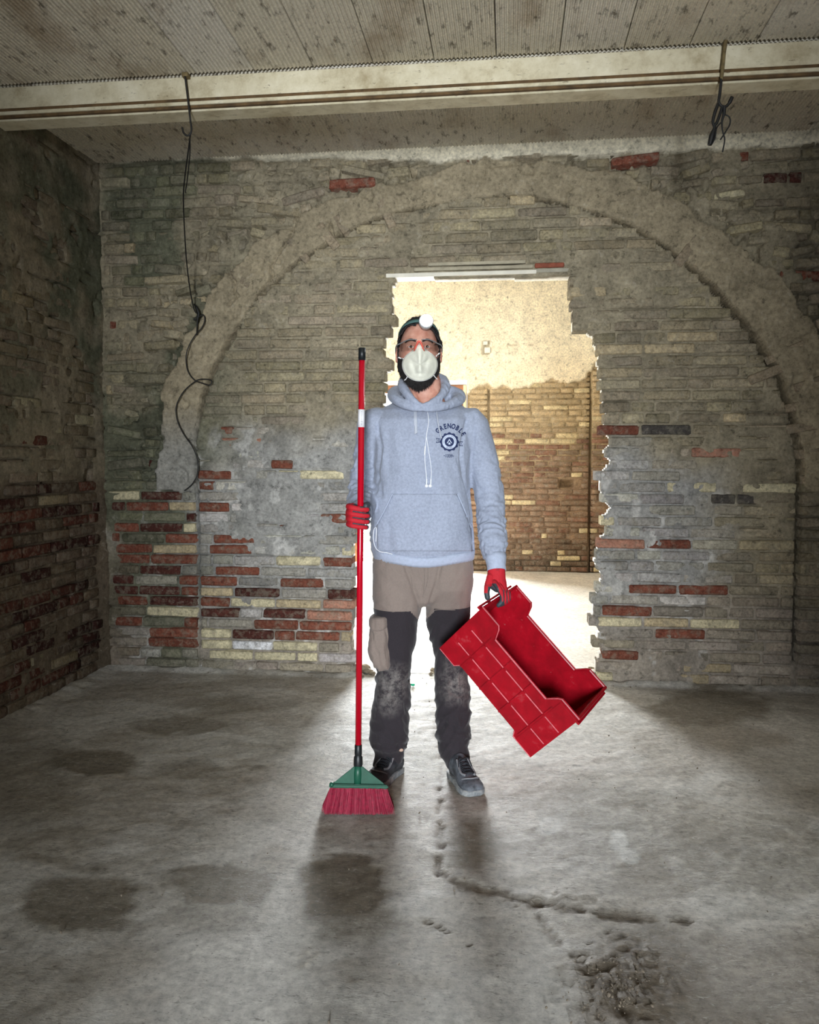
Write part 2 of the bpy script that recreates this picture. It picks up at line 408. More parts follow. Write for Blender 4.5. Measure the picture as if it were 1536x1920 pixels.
def brick_colour(px, py, zc, r, red, cream):
    for x, y, k in REDS:
        if abs(px-x) < 26 and abs(py-y) < 10: return BC[k]*r.uniform(.85, 1.15), True
    t = r.random()
    if t < red: return BC[0 if r.random() < .45 else 1]*r.uniform(.8, 1.15), True
    if t < red+cream: return (BC[2] if r.random() < .5 else BC[3])*r.uniform(.8, 1.05), True
    return zc*r.uniform(.86, 1.3)*np.array([1, r.uniform(.95, 1.0), r.uniform(.88, 1.0)]), False

def xcross(poly, z):
    xs = []
    for (x0, y0), (x1, y1) in zip(poly[:-1], poly[1:]):
        if (y0 > z) != (y1 > z): xs.append(x0+(x1-x0)*(z-y0)/(y1-y0))
    return sorted(xs)
def fill(r, a, b, short=False):
    """brick lengths laid from a to b"""
    out, x = [], a-r.uniform(0, .1)
    while x < b-.02:
        ln = r.choice((.26, .27, .275, .28, .25, .13, .14)) if not short else r.choice((.26, .2, .13, .13, .09, .16, .07))
        x1 = x+ln
        if b-x1 < .06: x1 = b
        xa = max(x, a)
        if x1-xa > .035: out.append((xa+.006, min(x1, b)-.006))
        x = x1+r.uniform(-.002, .004)
    return out
def lay_back():
    r = random.Random(3); inf, bak = [], []; CORNER = .03
    nc = int(ZC/PITCHZ)
    for k in range(nc):
        z = (k+.5)*PITCHZ+.006
        inn = xcross(ARCH_IN, z); out = xcross(ARCH_OUT, z); hol = xcross(HOLE, z)
        li, ri = (inn[0], inn[-1]) if len(inn) >= 2 else (None, None)
        lo, ro = (out[0], out[-1]) if len(out) >= 2 else (None, None)
        spring = z < Z_SPRING
        segs = []
        if li is None and lo is None: segs.append((XL+.03, XR, 'o'))
        else:
            segs.append((XL+.03, (lo if lo is not None else 0)-.005, 'o')); segs.append(((ro if ro is not None else 0)+.01, XR, 'o'))
            if spring: segs[0] = (XL+.03, li-.004, 'o'); segs.append((ri+.004, ro-.004, 'o'))
        if li is not None:
            if z > HTOP-.05 and z-.03 < HTOP: hol = xcross(HOLE, HTOP-.05)
            if len(hol) >= 2 and z-.03 < HTOP: segs.append((li+.01, hol[0]+r.uniform(-.022, .016), 'i')); segs.append((hol[-1]+r.uniform(-.018, .022), ri-.012, 'i'))
            else: segs.append((li+.012, ri-.012, 'i'))
        for a, b, kind in segs:
            if b-a < .05: continue
            for xa, xb in fill(r, a, b, kind == 'o' and z > 1.9):
                u, ln = (xa+xb)/2, xb-xa
                px, py = WB.px(u, z); px = float(px); py = float(py)
                dout = float(dist_poly(np.array(u), np.array(z), ARCH_OUT))
                rub = kind == 'o' and z > Z_SPRING and dout < .3
                red = .0; cream = .012
                if kind == 'i':
                    if py > 1080: red, cream = (.16, .08) if px < 760 else (.02, .06)
                    if py > 1225: red, cream = .08, .12
                else:
                    if px < 380 and 925 < py < 1215: red, cream = .62, .08
                    elif px < 380 and py >= 1215: red, cream = .2, .05
                    elif px > 1480: red, cream = .12, 0
                    else: red = .04
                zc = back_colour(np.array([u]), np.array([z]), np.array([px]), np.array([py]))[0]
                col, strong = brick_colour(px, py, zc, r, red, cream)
                hgt = r.uniform(.048, .054) if not rub else r.uniform(.035, .056)
                d = r.uniform(-.004, .005)-(.004 if strong else 0); tilt = r.gauss(0, .008)
                if kind == 'o' and z > Z_SPRING: d += r.uniform(-.008, .012); tilt = r.gauss(0, .02)
                if rub: d += r.uniform(-.02, .02); tilt = r.gauss(0, .16)
                if kind == 'o' and r.random() < .06 and z > 1.2: d += .035
                if kind == 'i': d += .018*float(sst(1000, 1450, px))
                hid = 640 < px < 960 and 740 < py < 1250
                wgt = ln*hgt*(.05 if hid else 1)*(1+(1 if strong else 0))*(1+.25*(d < 0))*(.5 if (px < 215 or px > 1536) else 1)
                (inf if kind == 'i' else bak).append((u, z+r.uniform(-.002, .002), ln, hgt, d, tilt, col, wgt))
    # ragged brick ends that stand proud into the doorway get extra weight so that they stay single bricks
    lay_bricks(WB, wall_infill, inf, 300, 'brickwork', .118); lay_bricks(WB, wall_back, bak, 300, 'brickwork', .09)
lay_back()

# radial bricks bared in the ring
r_ = random.Random(5)
for (px_, py_) in [(612, 440), (622, 452), (640, 420), (716, 385), (724, 398), (560, 470), (1290, 470), (1440, 700), (1475, 660), (1500, 760), (1510, 800), (1520, 850), (1515, 720), (1530, 900), (460, 530), (340, 720), (345, 700)]:
    q = onY(px_, py_, YW); c0 = onY(950, 900, YW); ang = math.atan2(q[2]-c0[2], q[0]-c0[0])
    o = bpy.data.objects.new('brick', BRICKS[r_.randrange(14)]); C.objects.link(o); o.parent = wall_back
    o.matrix_world = Matrix.Translation((q[0], YW-.016+r_.uniform(0, .006), q[2])) @ Matrix.Rotation(-ang, 4, 'Y') @ Matrix.Diagonal((r_.uniform(.1, .2), .08, r_.uniform(.045, .055), 1))
    o.color = tuple(lin(146, 132, 110)*r_.uniform(.8, 1.05))+(1,)

# lintel over the doorway: thin tile courses, a pale plastered batten, one red brick
def slab(name, x0, x1, y0, y1, z0, z1, mat, parent, bev=.003):
    bm = bmesh.new(); bbox(bm, x0, x1, y0, y1, z0, z1, bev); return mkobj(name, bm, mat, parent)
M_PALE = simple('pale_plaster', (226, 221, 205), .9, noise_=.12, scale=14, bstr=.3)
M_TERR = simple('red_terracotta', (140, 76, 56), .85, noise_=.3, scale=30, bstr=.4)
a = onY(737, 519, YW); b = onY(1006, 519, YW); c = onY(1068, 519, YW); e = onY(1062, 490, YW)
slab('lintel_board', a[0]-.04, b[0], YW-.004, YW+.12, a[2]-.004, a[2]+.018, M_PALE, wall_infill)
slab('lintel_board', b[0]-.005, c[0]+.0, YW-.002, YW+.12, a[2]+.002, a[2]+.022, simple('grey_mortar_board', (170, 165, 148), .95, noise_=.2, scale=20, bstr=.4), wall_infill)
slab('lintel_tile', a[0]+.12, b[0]-.02, YW-.010, YW+.1, a[2]+.026, a[2]+.044, simple('pale_tile', (168, 160, 138), .95, noise_=.2, scale=20, bstr=.4), wall_infill)
slab('lintel_tile', a[0]+.2, b[0]-.06, YW-.013, YW+.1, a[2]+.052, a[2]+.070, bpy.data.materials['pale_tile'], wall_infill)
slab('brick', b[0]-.01, e[0]-.01, YW-.012, YW+.1, a[2]+.026, e[2]-.006, M_TERR, wall_infill, .008)

# ------------------------------------------------------------------ left wall
WL = Wall((XL, 0, 0), PI/2)
def left_build():
    step = .0125
    us = np.arange(-.6, YW+.06, step); zs = np.arange(-.06, ZC+.05, step)
    U, Z = np.meshgrid(us, zs)
    nL = fbm(U, Z, .5, 3, 131); n = fbm(U, Z, .1, 4, 133); nf = fbm(U, Z, .035, 3, 136)
    low = sst(1.20, 1.10, Z+(nL-.5)*.12)
    cov = .72-.66*low+(nL-.5)*1.5-.25*sst(1.2, 1.5, Z)*sst(2.1, 1.8, Z)
    dep = .012-.022*np.clip(cov, 0, 1)+(n-.5)*.016+(nf-.5)*.006
    f = (Z/PITCHZ) % 1; f = np.minimum(f, 1-f)
    dep = dep+sst(.17, .05, f)*sst(.6, .7, fbm(U*.4, Z*1.6, .14, 3, 141))*.03
    dep = dep+.025*sst(.66, .78, fbm(U, Z, .11, 3, 148))
    dep = dep-.03*np.exp(-((U-YW)/.10)**2)*sst(1.4, .6, Z)-.02*np.exp(-((U-YW)/.07)**2)
    n2 = fbm(U, Z, .3, 4, 150)
    c = np.broadcast_to(lin(132, 122, 102), U.shape+(3,)).copy()
    c = mixc(c, GRN, sst(.42, .6, n2)*sst(3.2, 4.2, U)*.9)
    c = mixc(c, lin(140, 131, 113), sst(.52, .66, fbm(U, Z, .2, 4, 153))*.5)
    c = mixc(c, lin(96, 84, 70), low*.85)
    c = mixc(c, c*.6, sst(.55, .75, fbm(U, Z, .1, 4, 155))*.6)
    idx = np.arange(U.size).reshape(U.shape)
    Q = np.stack([idx[:-1, :-1], idx[:-1, 1:], idx[1:, 1:], idx[1:, :-1]], -1).reshape(-1, 4)
    o = quads_mesh('wall_left', WL.pt(U, Z, dep), Q, M_MORTAR, None, c.reshape(-1, 3)); o['kind'] = 'structure'
    r = random.Random(9); data = []
    for k in range(int(ZC/PITCHZ)):
        z = (k+.5)*PITCHZ+.006
        for a, b in fill(r, 1.2, YW-.06, False):
            u, ln = (a+b)/2, b-a; px, py = WL.px(u, z)
            red = .72 if .75 < z < 1.13 else .35 if z < .75 else .02
            col, strong = brick_colour(-999, -999, (lin(112, 102, 86) if z > 1.15 else lin(92, 80, 68))*r.uniform(.9, 1.1), r, red, .03)
            if strong: col = np.array(col)*.62
            if z < .75 and strong: col = col*.75
            d = r.uniform(-.004, .005)-(.004 if strong else 0)-.03*math.exp(-((u-YW)/.10)**2)*float(sst(1.4, .6, z))
            if r.random() < .05: d += .035
            wgt = ln*(2 if strong else 1)*(1 if px > 0 else .05)*(1+.6*(z < 1.2))
            data.append((u, z, ln, r.uniform(.048, .054), d, r.gauss(0, .012), col, wgt))
    lay_bricks(WL, o, data, 300, 'brickwork', .09)
left_build()

# ------------------------------------------------------------------ far room behind the doorway
WF = Wall((0, YF, 0), 0)
DX0, DX1 = onY(664, 900, YF)[0], onY(874, 900, YF)[0]; DZ = onY(800, 716, YF)[2]
FX0, FX1, FZ = -3.6, 3.2, 3.45
def far_build():
    step = .02
    us = np.arange(FX0-.05, FX1+.05, step); zs = np.arange(-.04, FZ+.05, step)
    U, Z = np.meshgrid(us, zs); px, py = WF.px(U, Z)
    nL = fbm(U, Z, .5, 3, 231); n = fbm(U, Z, .1, 4, 233)
    edge = 738-(px-880)*.20+26*(fbm(U, Z*0, .25, 4, 240)-.5)*2
    edge = np.where(px < 880, 738, edge)
    pl = sst(4, -4, py-edge)
    c = np.broadcast_to(lin(160, 140, 108), U.shape+(3,)).copy()
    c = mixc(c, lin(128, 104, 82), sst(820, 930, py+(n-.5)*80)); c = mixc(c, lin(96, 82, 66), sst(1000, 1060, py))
    cr = lin(226, 216, 192)*(1+.08*(fbm(U, Z, .4, 3, 250)-.5))[..., None]
    cr = mixc(cr, lin(226, 196, 150), sst(620, 740, py)*.3)
    for pts in ([(850, 600), (848, 620), (862, 640), (880, 655)], [(870, 655), (876, 690), (888, 700), (896, 715)], [(918, 652), (985, 645), (1000, 648)]):
        q = [(onY(x, y, YF)[0], onY(x, y, YF)[2]) for x, y in pts]
        cr = mixc(cr, lin(150, 128, 96), sst(.014, .003, dist_poly(U, Z, q)+.03*np.abs(fbm(U, Z, .05, 3, 262)-.5))*.55)
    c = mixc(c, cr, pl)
    dep = np.where(pl > .5, -.016+(n-.5)*.004, .010+(n-.5)*.02)
    for x, y0, y1 in ((915, 735, 1062), (1105, 700, 1075)):
        q = [(onY(x, y0, YF)[0], onY(x, y0, YF)[2]), (onY(x+3, y1, YF)[0], onY(x+3, y1, YF)[2])]
        dep = dep+.08*sst(.020, .006, dist_poly(U, Z, q)+.02*(n-.5))
    # small square wall box
    q0 = onY(913, 652, YF); bx = (np.abs(U-q0[0]) < .04) & (np.abs(Z-q0[2]) < .07); dep = np.where(bx, .05, dep)
    q0 = onY(1063, 908, YF); nb = (np.abs(U-q0[0]) < .08) & (np.abs(Z-q0[2]) < .04); dep = np.where(nb, .09, dep)
    idx = np.arange(U.size).reshape(U.shape); Uc, Zc = U[:-1, :-1]+step/2, Z[:-1, :-1]+step/2
    keep = ~((Uc > DX0) & (Uc < DX1) & (Zc < DZ))
    Q = np.stack([idx[:-1, :-1], idx[:-1, 1:], idx[1:, 1:], idx[1:, :-1]], -1)[keep]
    cw = WF.pt(U, Z, dep); c2, q2, k2 = thicken(cw, Q, WF.D, YF+.30-cw[:, 1], c.reshape(-1, 3))
    o = quads_mesh('wall_far', c2, q2, M_MORTAR, None, k2); o['kind'] = 'structure'
    r = random.Random(19); data = []
    for k in range(int(2.3/.062)):
        z = (k+.5)*.062+.005
        for a0, b0 in ((DX1+.03, onY(915, 900, YF)[0]-.005), (onY(915, 900, YF)[0]+.012, onY(1106, 900, YF)[0]-.008), (onY(1106, 900, YF)[0]+.012, 1.9)):
            for a, b in fill(r, a0, b0, z < .5):
                u, ln = (a+b)/2, b-a; px, py = [float(v) for v in WF.px(u, z)]
                if py < 738-(px-880)*.20-2: continue
                if any(abs(px-x) < 16 and abs(py-y) < 7 for x, y in ((1063, 908),)): continue
                up = float(sst(860, 780, py))
                red = .03 if py < 810 else .34; cream = .16 if py < 810 else .08
                if py > 1010: red = .12
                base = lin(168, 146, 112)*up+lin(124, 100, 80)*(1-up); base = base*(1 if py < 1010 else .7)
                t = r.random(); col = base*r.uniform(.8, 1.15)
                if t < red: col = lin(116, 84, 66)*r.uniform(.75, 1.2)
                elif t < red+cream: col = lin(200, 180, 140)*r.uniform(.85, 1.0)
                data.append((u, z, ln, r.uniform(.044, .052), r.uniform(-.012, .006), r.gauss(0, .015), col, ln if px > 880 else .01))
    lay_bricks(WF, o, data, 300, 'brickwork', .09)
    q0 = onY(913, 652, YF); bm = bmesh.new()
    bbox(bm, q0[0]-.025, q0[0]+.04, YF-.03, YF+.03, q0[2]-.06, q0[2]+.0, .004); bbox(bm, q0[0]-.04, q0[0]+.01, YF-.02, YF+.03, q0[2]+.03, q0[2]+.07, .004)
    mkobj('junction_box', bm, M_PALE, o)
    return o
wall_far = far_build()
M_SHELL = simple('rough_room_plaster', (200, 194, 180), .95, noise_=.15, scale=6, bstr=.3)
def box_struct(name, x0, x1, y0, y1, z0, z1, mat):
    o = slab(name, x0, x1, y0, y1, z0, z1, mat, None, 0); o['kind'] = 'structure'; return o
box_struct('wall_far_left', FX0-.2, FX0, YW+.14, YF+.3, 0, FZ, M_SHELL)
box_struct('wall_far_right', FX1, FX1+.2, YW+.14, YF+.3, 0, FZ, M_SHELL)
box_struct('ceiling_far', FX0-.2, FX1+.2, YW+.14, YF+.3, FZ, FZ+.15, M_SHELL)
box_struct('wall_back_head', FX0-.2, FX1+.2, YW+.02, YW+.14, ZC+.08, FZ, M_SHELL)
box_struct('wall_back_wing', FX0-.2, XL-.04, YW+.02, YW+.14, 0, FZ, M_SHELL)
box_struct('wall_back_wing', XR+.04, FX1+.2, YW+.02, YW+.14, 0, FZ, M_SHELL)

# far door: brown timber frame standing open to the bright outside
M_WOOD = simple('brown_timber', (132, 84, 52), .6, noise_=.35, scale=9, bstr=.2)
M_WHITE = simple('white_paint', (240, 240, 238), .6)
dr = empty('door_1', ((DX0+DX1)/2, YF, 0)); dr['kind'] = 'structure'
def dpart(name, *a, mat=M_WOOD):
    o = slab(name, *a, mat, None, .004); setparent(o, dr); return o
dpart('door_frame', DX0-.01, DX1+.01, YF-.02, YF+.10, DZ-.035, DZ+.015, mat=M_WHITE)
dpart('door_frame', DX0, DX1-.02, YF+.0, YF+.12, DZ-.125, DZ-.036)
dpart('door_frame', DX0, DX0+.05, YF-.01, YF+.12, 0, DZ-.126)
dpart('door_frame', DX1-.10, DX1-.04, YF-.01, YF+.10, 0, DZ-.126)
dpart('door_frame', DX1-.035, DX1+.0, YF-.02, YF+.12, 0, DZ-.04, mat=simple('cream_casing', (230, 205, 160), .7))
dpart('door_leaf', DX1-.165, DX1-.12, YF+.13, YF+.85, 0.02, DZ-.14)

# ------------------------------------------------------------------ ceiling: ribbed tiles on steel beams
YB = None
def ceil_hit(px, py, Z): return onZ(px, py, Z)
BEAM_Y = 3.69*math.cos(YAW)+.02
tmp = onZ(768, 118, ZC); BEAM_Y = float(tmp[1])
def tile_mesh(ln, ribs=15, wd=.262, seed=0):
    bm = bmesh.new(); p = wd/ribs; prof = []
    for k in range(ribs):
        x = -wd/2+k*p; prof += [(x, 0.0), (x+p*.30, .0), (x+p*.48, .0055), (x+p*.82, .0055)]
    prof.append((wd/2, 0.0))
    lo = [[bm.verts.new((x, y, z)) for x, z in prof] for y in (0, ln)]
    up = [[bm.verts.new((x, y, .045)) for x in (-wd/2, wd/2)] for y in (0, ln)]
    for i in range(len(prof)-1): bm.faces.new((lo[1][i], lo[1][i+1], lo[0][i+1], lo[0][i]))
    bm.faces.new((up[0][0], up[0][1], up[1][1], up[1][0])); bm.faces.new((lo[0][0], up[0][0], up[1][0], lo[1][0])); bm.faces.new((lo[1][-1], up[1][1], up[0][1], lo[0][-1]))
    bm.faces.new(lo[0]+[up[0][1], up[0][0]]); bm.faces.new((lo[1]+[up[1][1], up[1][0]])[::-1])
    bmesh.ops.recalc_face_normals(bm, faces=bm.faces)
    me = bpy.data.meshes.new('ceiling_tile'); bm.to_mesh(me); bm.free(); return me
def mat_ceiling():
    m, nt, b = newmat('stained_ribbed_tile'); P = coords(nt, 'World')
    mp = N(nt, 'ShaderNodeMapping'); mp.inputs['Scale'].default_value = (1, .45, 1); nt.links.new(P, mp.inputs[0])
    n1 = N(nt, 'ShaderNodeTexNoise', Scale=2.4, Detail=7, Roughness=.68); nt.links.new(mp.outputs[0], n1.inputs[0])
    n2 = N(nt, 'ShaderNodeTexNoise', Scale=26, Detail=5, Roughness=.7); nt.links.new(mp.outputs[0], n2.inputs[0])
    n3 = N(nt, 'ShaderNodeTexNoise', Scale=90, Detail=3); nt.links.new(P, n3.inputs[0])
    oi = nt.nodes.new('ShaderNodeObjectInfo')
    c = mixn(nt, ramp(nt, oi.outputs['Random'], [(0, G(0)), (1, G(1))]), L4(212, 204, 184), L4(218, 212, 198))
    c = mixn(nt, ramp(nt, n1.outputs[0], [(.54, G(0)), (.68, G(.7))]), c, L4(150, 130, 102))
    c = mixn(nt, ramp(nt, n1.outputs[0], [(.3, G(.6)), (.42, G(0))]), c, L4(228, 224, 212))
    c = mixn(nt, ramp(nt, n2.outputs[0], [(.55, G(0)), (.68, G(.8))]), c, L4(78, 66, 48))
    c = mixn(nt, 1, c, ramp(nt, n3.outputs[0], [(.3, G(.85)), (.7, G(1.12))]), 'MULTIPLY')
    nt.links.new(c, b.inputs['Base Color']); b.inputs['Roughness'].default_value = .9; b.inputs['Specular IOR Level'].default_value = .25
    bump(nt, b, n2.outputs[0], .4, .004); return m
M_CEIL = mat_ceiling()
bm = bmesh.new(); bbox(bm, XL-.1, XR+.1, -3.1, YW+.05, ZC+.055, ZC+.2)
ceiling = mkobj('ceiling', bm, simple('dark_ceiling_void', (60, 52, 40), .95)); ceiling['kind'] = 'structure'
def rows(y0, y1, gap=.004):
    me = tile_mesh(y1-y0-.010, 15, .267-gap); me.materials.append(M_CEIL); x = XL-.05; k = 0; r = random.Random(int(y0*100))
    while x < XR+.1:
        o = bpy.data.objects.new('ceiling_tile', me); C.objects.link(o); o.parent = ceiling
        o.location = (x+.1335, y0+.004, ZC+r.uniform(0, .0015)); o.rotation_euler = (r.gauss(0, .0006), 0, 0); x += .267; k += 1
rows(BEAM_Y+.01, YW+.0, .0006)
rows(BEAM_Y-.85, BEAM_Y-.006); rows(BEAM_Y-1.70, BEAM_Y-.85); rows(BEAM_Y-2.55, BEAM_Y-1.70)

def mat_beam():
    m, nt, b = newmat('cream_painted_steel'); P = coords(nt, 'World')
    n1 = N(nt, 'ShaderNodeTexNoise', Scale=6, Detail=7, Roughness=.7); nt.links.new(P, n1.inputs[0])
    mp = N(nt, 'ShaderNodeMapping'); mp.inputs['Scale'].default_value = (1, 3, 3); nt.links.new(P, mp.inputs[0])
    n2 = N(nt, 'ShaderNodeTexNoise', Scale=16, Detail=6, Roughness=.8); nt.links.new(mp.outputs[0], n2.inputs[0])
    c = ramp(nt, n1.outputs[0], [(.35, L4(226, 218, 192)), (.5, L4(210, 200, 170)), (.7, L4(164, 148, 114))])
    c = mixn(nt, ramp(nt, n2.outputs[0], [(.60, G(0)), (.68, G(.9))]), c, L4(84, 62, 36))
    nt.links.new(c, b.inputs['Base Color']); b.inputs['Roughness'].default_value = .75; bump(nt, b, n1.outputs[0], .35, .004); return m
M_BEAM = mat_beam(); M_RUST = simple('rusty_edge', (96, 74, 46), .9, noise_=.5, scale=18, bstr=.5)
y0 = BEAM_Y; zf = ZC-.112
beam = empty('trim_1', (0, y0, zf)); beam['kind'] = 'structure'
def bpart(name, x0, x1, ya, yb, za, zb, mat, bev=.003):
    bm = bmesh.new(); bbox(bm, x0, x1, ya, yb, za, zb, bev); o = mkobj(name, bm, mat); setparent(o, beam); return o
bpart('beam_web', XL-.1, XR+.1, y0, y0+.03, zf+.01, ZC-.004, M_BEAM)
bpart('beam_flange', XL-.1, XR+.1, y0-.012, y0+.105, zf-.020, zf-.004, M_BEAM, .004)
bpart('beam_groove', XL-.1, XR+.1, y0-.004, y0+.03, zf-.005, zf+.011, M_RUST, 0)
bpart('beam_lip', XL-.1, XR+.1, y0-.004, y0+.10, zf-.031, zf-.019, M_RUST, 0)
bpart('beam_lip', XL-.1, XR+.1, y0+.012, y0+.12, zf-.040, zf-.030, M_BEAM, .003)
# rolled letters on the web: worn and unreadable, left as a faint raised row
# ------------------------------------------------------------------ the rest of the shell
box_struct('wall_right', XR, XR+.2, -3.1, YW+.1, 0, ZC+.1, simple('dark_old_plaster', (96, 84, 68), .95, noise_=.3, scale=5, bstr=.4))
bm = bmesh.new()
for q in ((XL-.1, -.15, 0, ZC+.05), (.78, XR+.1, 0, ZC+.05), (-.15, .78, 2.3, ZC+.05)): bbox(bm, q[0], q[1], -3.3, -3.05, q[2], q[3])
wf = mkobj('wall_front', bm, bpy.data.materials['dark_old_plaster']); wf['kind'] = 'structure'
box_struct('wall_left_front', XL-.2, XL-.02, -3.1, -.59, 0, ZC+.1, bpy.data.materials['dark_old_plaster'])
# ------------------------------------------------------------------ floor
def mat_floor():
    m, nt, b = newmat('worn_concrete')
    a = nt.nodes.new('ShaderNodeAttribute'); a.attribute_name = 'Col'; P = coords(nt, 'World')
    n1 = N(nt, 'ShaderNodeTexNoise', Scale=38, Detail=8, Roughness=.72); nt.links.new(P, n1.inputs[0])
    n2 = N(nt, 'ShaderNodeTexNoise', Scale=9, Detail=6, Roughness=.65, Distortion=.6); nt.links.new(P, n2.inputs[0])
    mp = N(nt, 'ShaderNodeMapping'); mp.inputs['Scale'].default_value = (1, 1.7, 1); nt.links.new(P, mp.inputs[0])
    n4 = N(nt, 'ShaderNodeTexNoise', Scale=20, Detail=4, Roughness=.6, Distortion=2.2); nt.links.new(mp.outputs[0], n4.inputs[0])
    c = mixn(nt, 1, a.outputs['Color'], ramp(nt, n1.outputs[0], [(.32, G(.66)), (.5, G(1)), (.68, G(1.3))]), 'MULTIPLY')
    c = mixn(nt, 1, c, ramp(nt, n2.outputs[0], [(.3, G(.84)), (.7, G(1.14))]), 'MULTIPLY')
    c = mixn(nt, ramp(nt, n4.outputs[0], [(.60, G(0)), (.68, G(.35))]), c, L4(196, 192, 182))
    c = mixn(nt, ramp(nt, n4.outputs[0], [(.32, G(.55)), (.40, G(0))]), c, mixn(nt, 1, c, G(.45), 'MULTIPLY'))
    nt.links.new(c, b.inputs['Base Color'])
    nt.links.new(a.outputs['Alpha'], b.inputs['Roughness']); b.inputs['Specular IOR Level'].default_value = .3
    mp2 = N(nt, 'ShaderNodeMapping'); mp2.inputs['Scale'].default_value = (1, 2.6, 1); nt.links.new(P, mp2.inputs[0])
    n6 = N(nt, 'ShaderNodeTexNoise', Scale=42, Detail=5, Roughness=.7, Distortion=1.2); nt.links.new(mp2.outputs[0], n6.inputs[0])
    c = mixn(nt, ramp(nt, n6.outputs[0], [(.33, G(.7)), (.41, G(0))]), c, L4(92, 86, 76)); c = mixn(nt, ramp(nt, n6.outputs[0], [(.60, G(0)), (.68, G(.6))]), c, L4(212, 210, 202)); nt.links.new(c, b.inputs['Base Color'])
    h = mixn(nt, .5, n1.outputs[0], n6.outputs[0])
    bump(nt, b, h, .75, .012); return m
M_FLOOR = mat_floor()
def blob(px, py, cx, cy, rx, ry, soft, n, jag=.5, p=2.0):
    q = (np.abs((px-cx)/rx)**p+np.abs((py-cy)/ry)**p)**(1/p)+(n-.5)*jag
    return sst(1+soft, 1-soft, q)
def floor_build():
    step = .0125
    xs = np.arange(XL-.06, XR+.06, step); ys = np.arange(.9, YW+.14, step)
    X, Y = np.meshgrid(xs, ys); px, py = proj(X, Y, 0*X)
    n = fbm(X, Y, .35, 5, 301); n2 = fbm(X, Y, .1, 4, 305); n3 = fbm(X, Y, .045, 3, 309)
    c = np.broadcast_to(lin(188, 185, 177), X.shape+(3,)).copy(); rough = np.full(X.shape, .72)
    c = mixc(c, lin(166, 160, 148), sst(.45, .65, n)*.8)
    c = mixc(c, lin(200, 198, 190), sst(.55, .4, n)*.5)
    ST = [(640, 1665, 82, 62, .10, .35, 3, .9), (650, 1720, 95, 50, .3, .6, 2, .7), (410, 1662, 110, 36, .16, .5, 2, .75), (400, 1710, 110, 40, .5, .6, 2, .45), (165, 1690, 110, 56, .25, .5, 2.5, .85),
          (165, 1432, 80, 24, .25, .6, 2, .85), (335, 1360, 85, 18, .3, .6, 2, .7), (345, 1440, 60, 18, .4, .6, 2, .5), (450, 1320, 120, 16, .5, .6, 2, .5),
          (1050, 1500, 190, 26, .4, .7, 2, .6), (900, 1582, 80, 36, .35, .7, 2, .7), (1150, 1570, 330, 60, .3, .8, 2, .5), (1330, 1325, 110, 34, .3, .5, 2, .8), (1440, 1630, 150, 60, .5, .6, 2, .6), (1230, 1660, 120, 26, .4, .6, 2, .5),
          (1200, 1835, 110, 80, .3, .8, 2, .75), (60, 1480, 90, 110, .5, .5, 2, .5)]
    for cx, cy, rx, ry, so, jg, p, am in ST:
        bl = blob(px, py, cx, cy, rx, ry, so, n2*.6+n3*.4, jg*2.3, p)*am
        c = mixc(c, lin(118, 110, 95), bl); rough = rough-.05*bl
    c = mixc(c, lin(116, 102, 84), sst(1000, 1150, px+(n-.5)*200)*sst(1700, 1800, py)*.55)
    for cx, cy, rx, ry in ((1030, 1549, 24, 17), (1162, 1578, 17, 24), (1178, 1607, 24, 17)):
        c = mixc(c, lin(196, 196, 190), blob(px, py, cx, cy, rx, ry, .12, n3, .9)*.9)
    z = (fbm(X, Y, .6, 3, 320)-.5)*.006+(n2-.5)*.007+(n3-.5)*.004
    grav = blob(px, py, 1160, 1840, 110, 75, .3, n3, .9)+blob(px, py, 1040, 1690, 120, 16, .3, n3, .9)*.7
    z = z+(vnoise(X/.016, Y/.016, 330)-.4)*.012*np.clip(grav, 0, 1)
    for pts, wd, dp in (([(826, 1480), (823, 1530), (827, 1580), (821, 1640)], 3.2, .006), ([(821, 1640), (880, 1665), (940, 1675), (1000, 1692), (1080, 1706), (1180, 1722), (1290, 1728)], 4.5, .005), ([(1000, 1700), (1040, 1760), (1080, 1800), (1130, 1850), (1190, 1920)], 4, .005), ([(826, 1480), (828, 1420), (815, 1370), (822, 1320)], 2.6, .003), ([(795, 1725), (830, 1740), (870, 1765), (890, 1775)], 2, .006), ([(600, 1840), (625, 1852), (655, 1836), (662, 1845), (630, 1858), (590, 1850)], 1.6, -.004), ([(560, 1800), (585, 1780), (592, 1795), (560, 1822)], 1.6, -.004)):
        k = sst(wd*1.8, wd*.3, dist_poly(px, py, pts)+(n3-.5)*wd*5)
        z = z-dp*k; c = mixc(c, lin(104, 92, 76) if dp > 0 else lin(190, 184, 170), k*.55)
    z = z+.03*sst(.12, 0, X-XL)*n2*sst(0, 1, Y)+.035*sst(.07, 0, YW-Y)*n2*np.where((px > 668) & (px < 1118), 0, 1)
    co = np.stack([X, Y, z], -1).reshape(-1, 3); idx = np.arange(X.size).reshape(X.shape)
    Q = np.stack([idx[:-1, :-1], idx[:-1, 1:], idx[1:, 1:], idx[1:, :-1]], -1).reshape(-1, 4)
    o = quads_mesh('floor', co, Q, M_FLOOR, None, c.reshape(-1, 3)); o['kind'] = 'structure'
    at = o.data.color_attributes['Col']; buf = np.empty(X.size*4, np.float32); at.data.foreach_get('color', buf)
    buf = buf.reshape(-1, 4); buf[:, 3] = rough.ravel(); at.data.foreach_set('color', buf.ravel())
    return o
floor = floor_build()
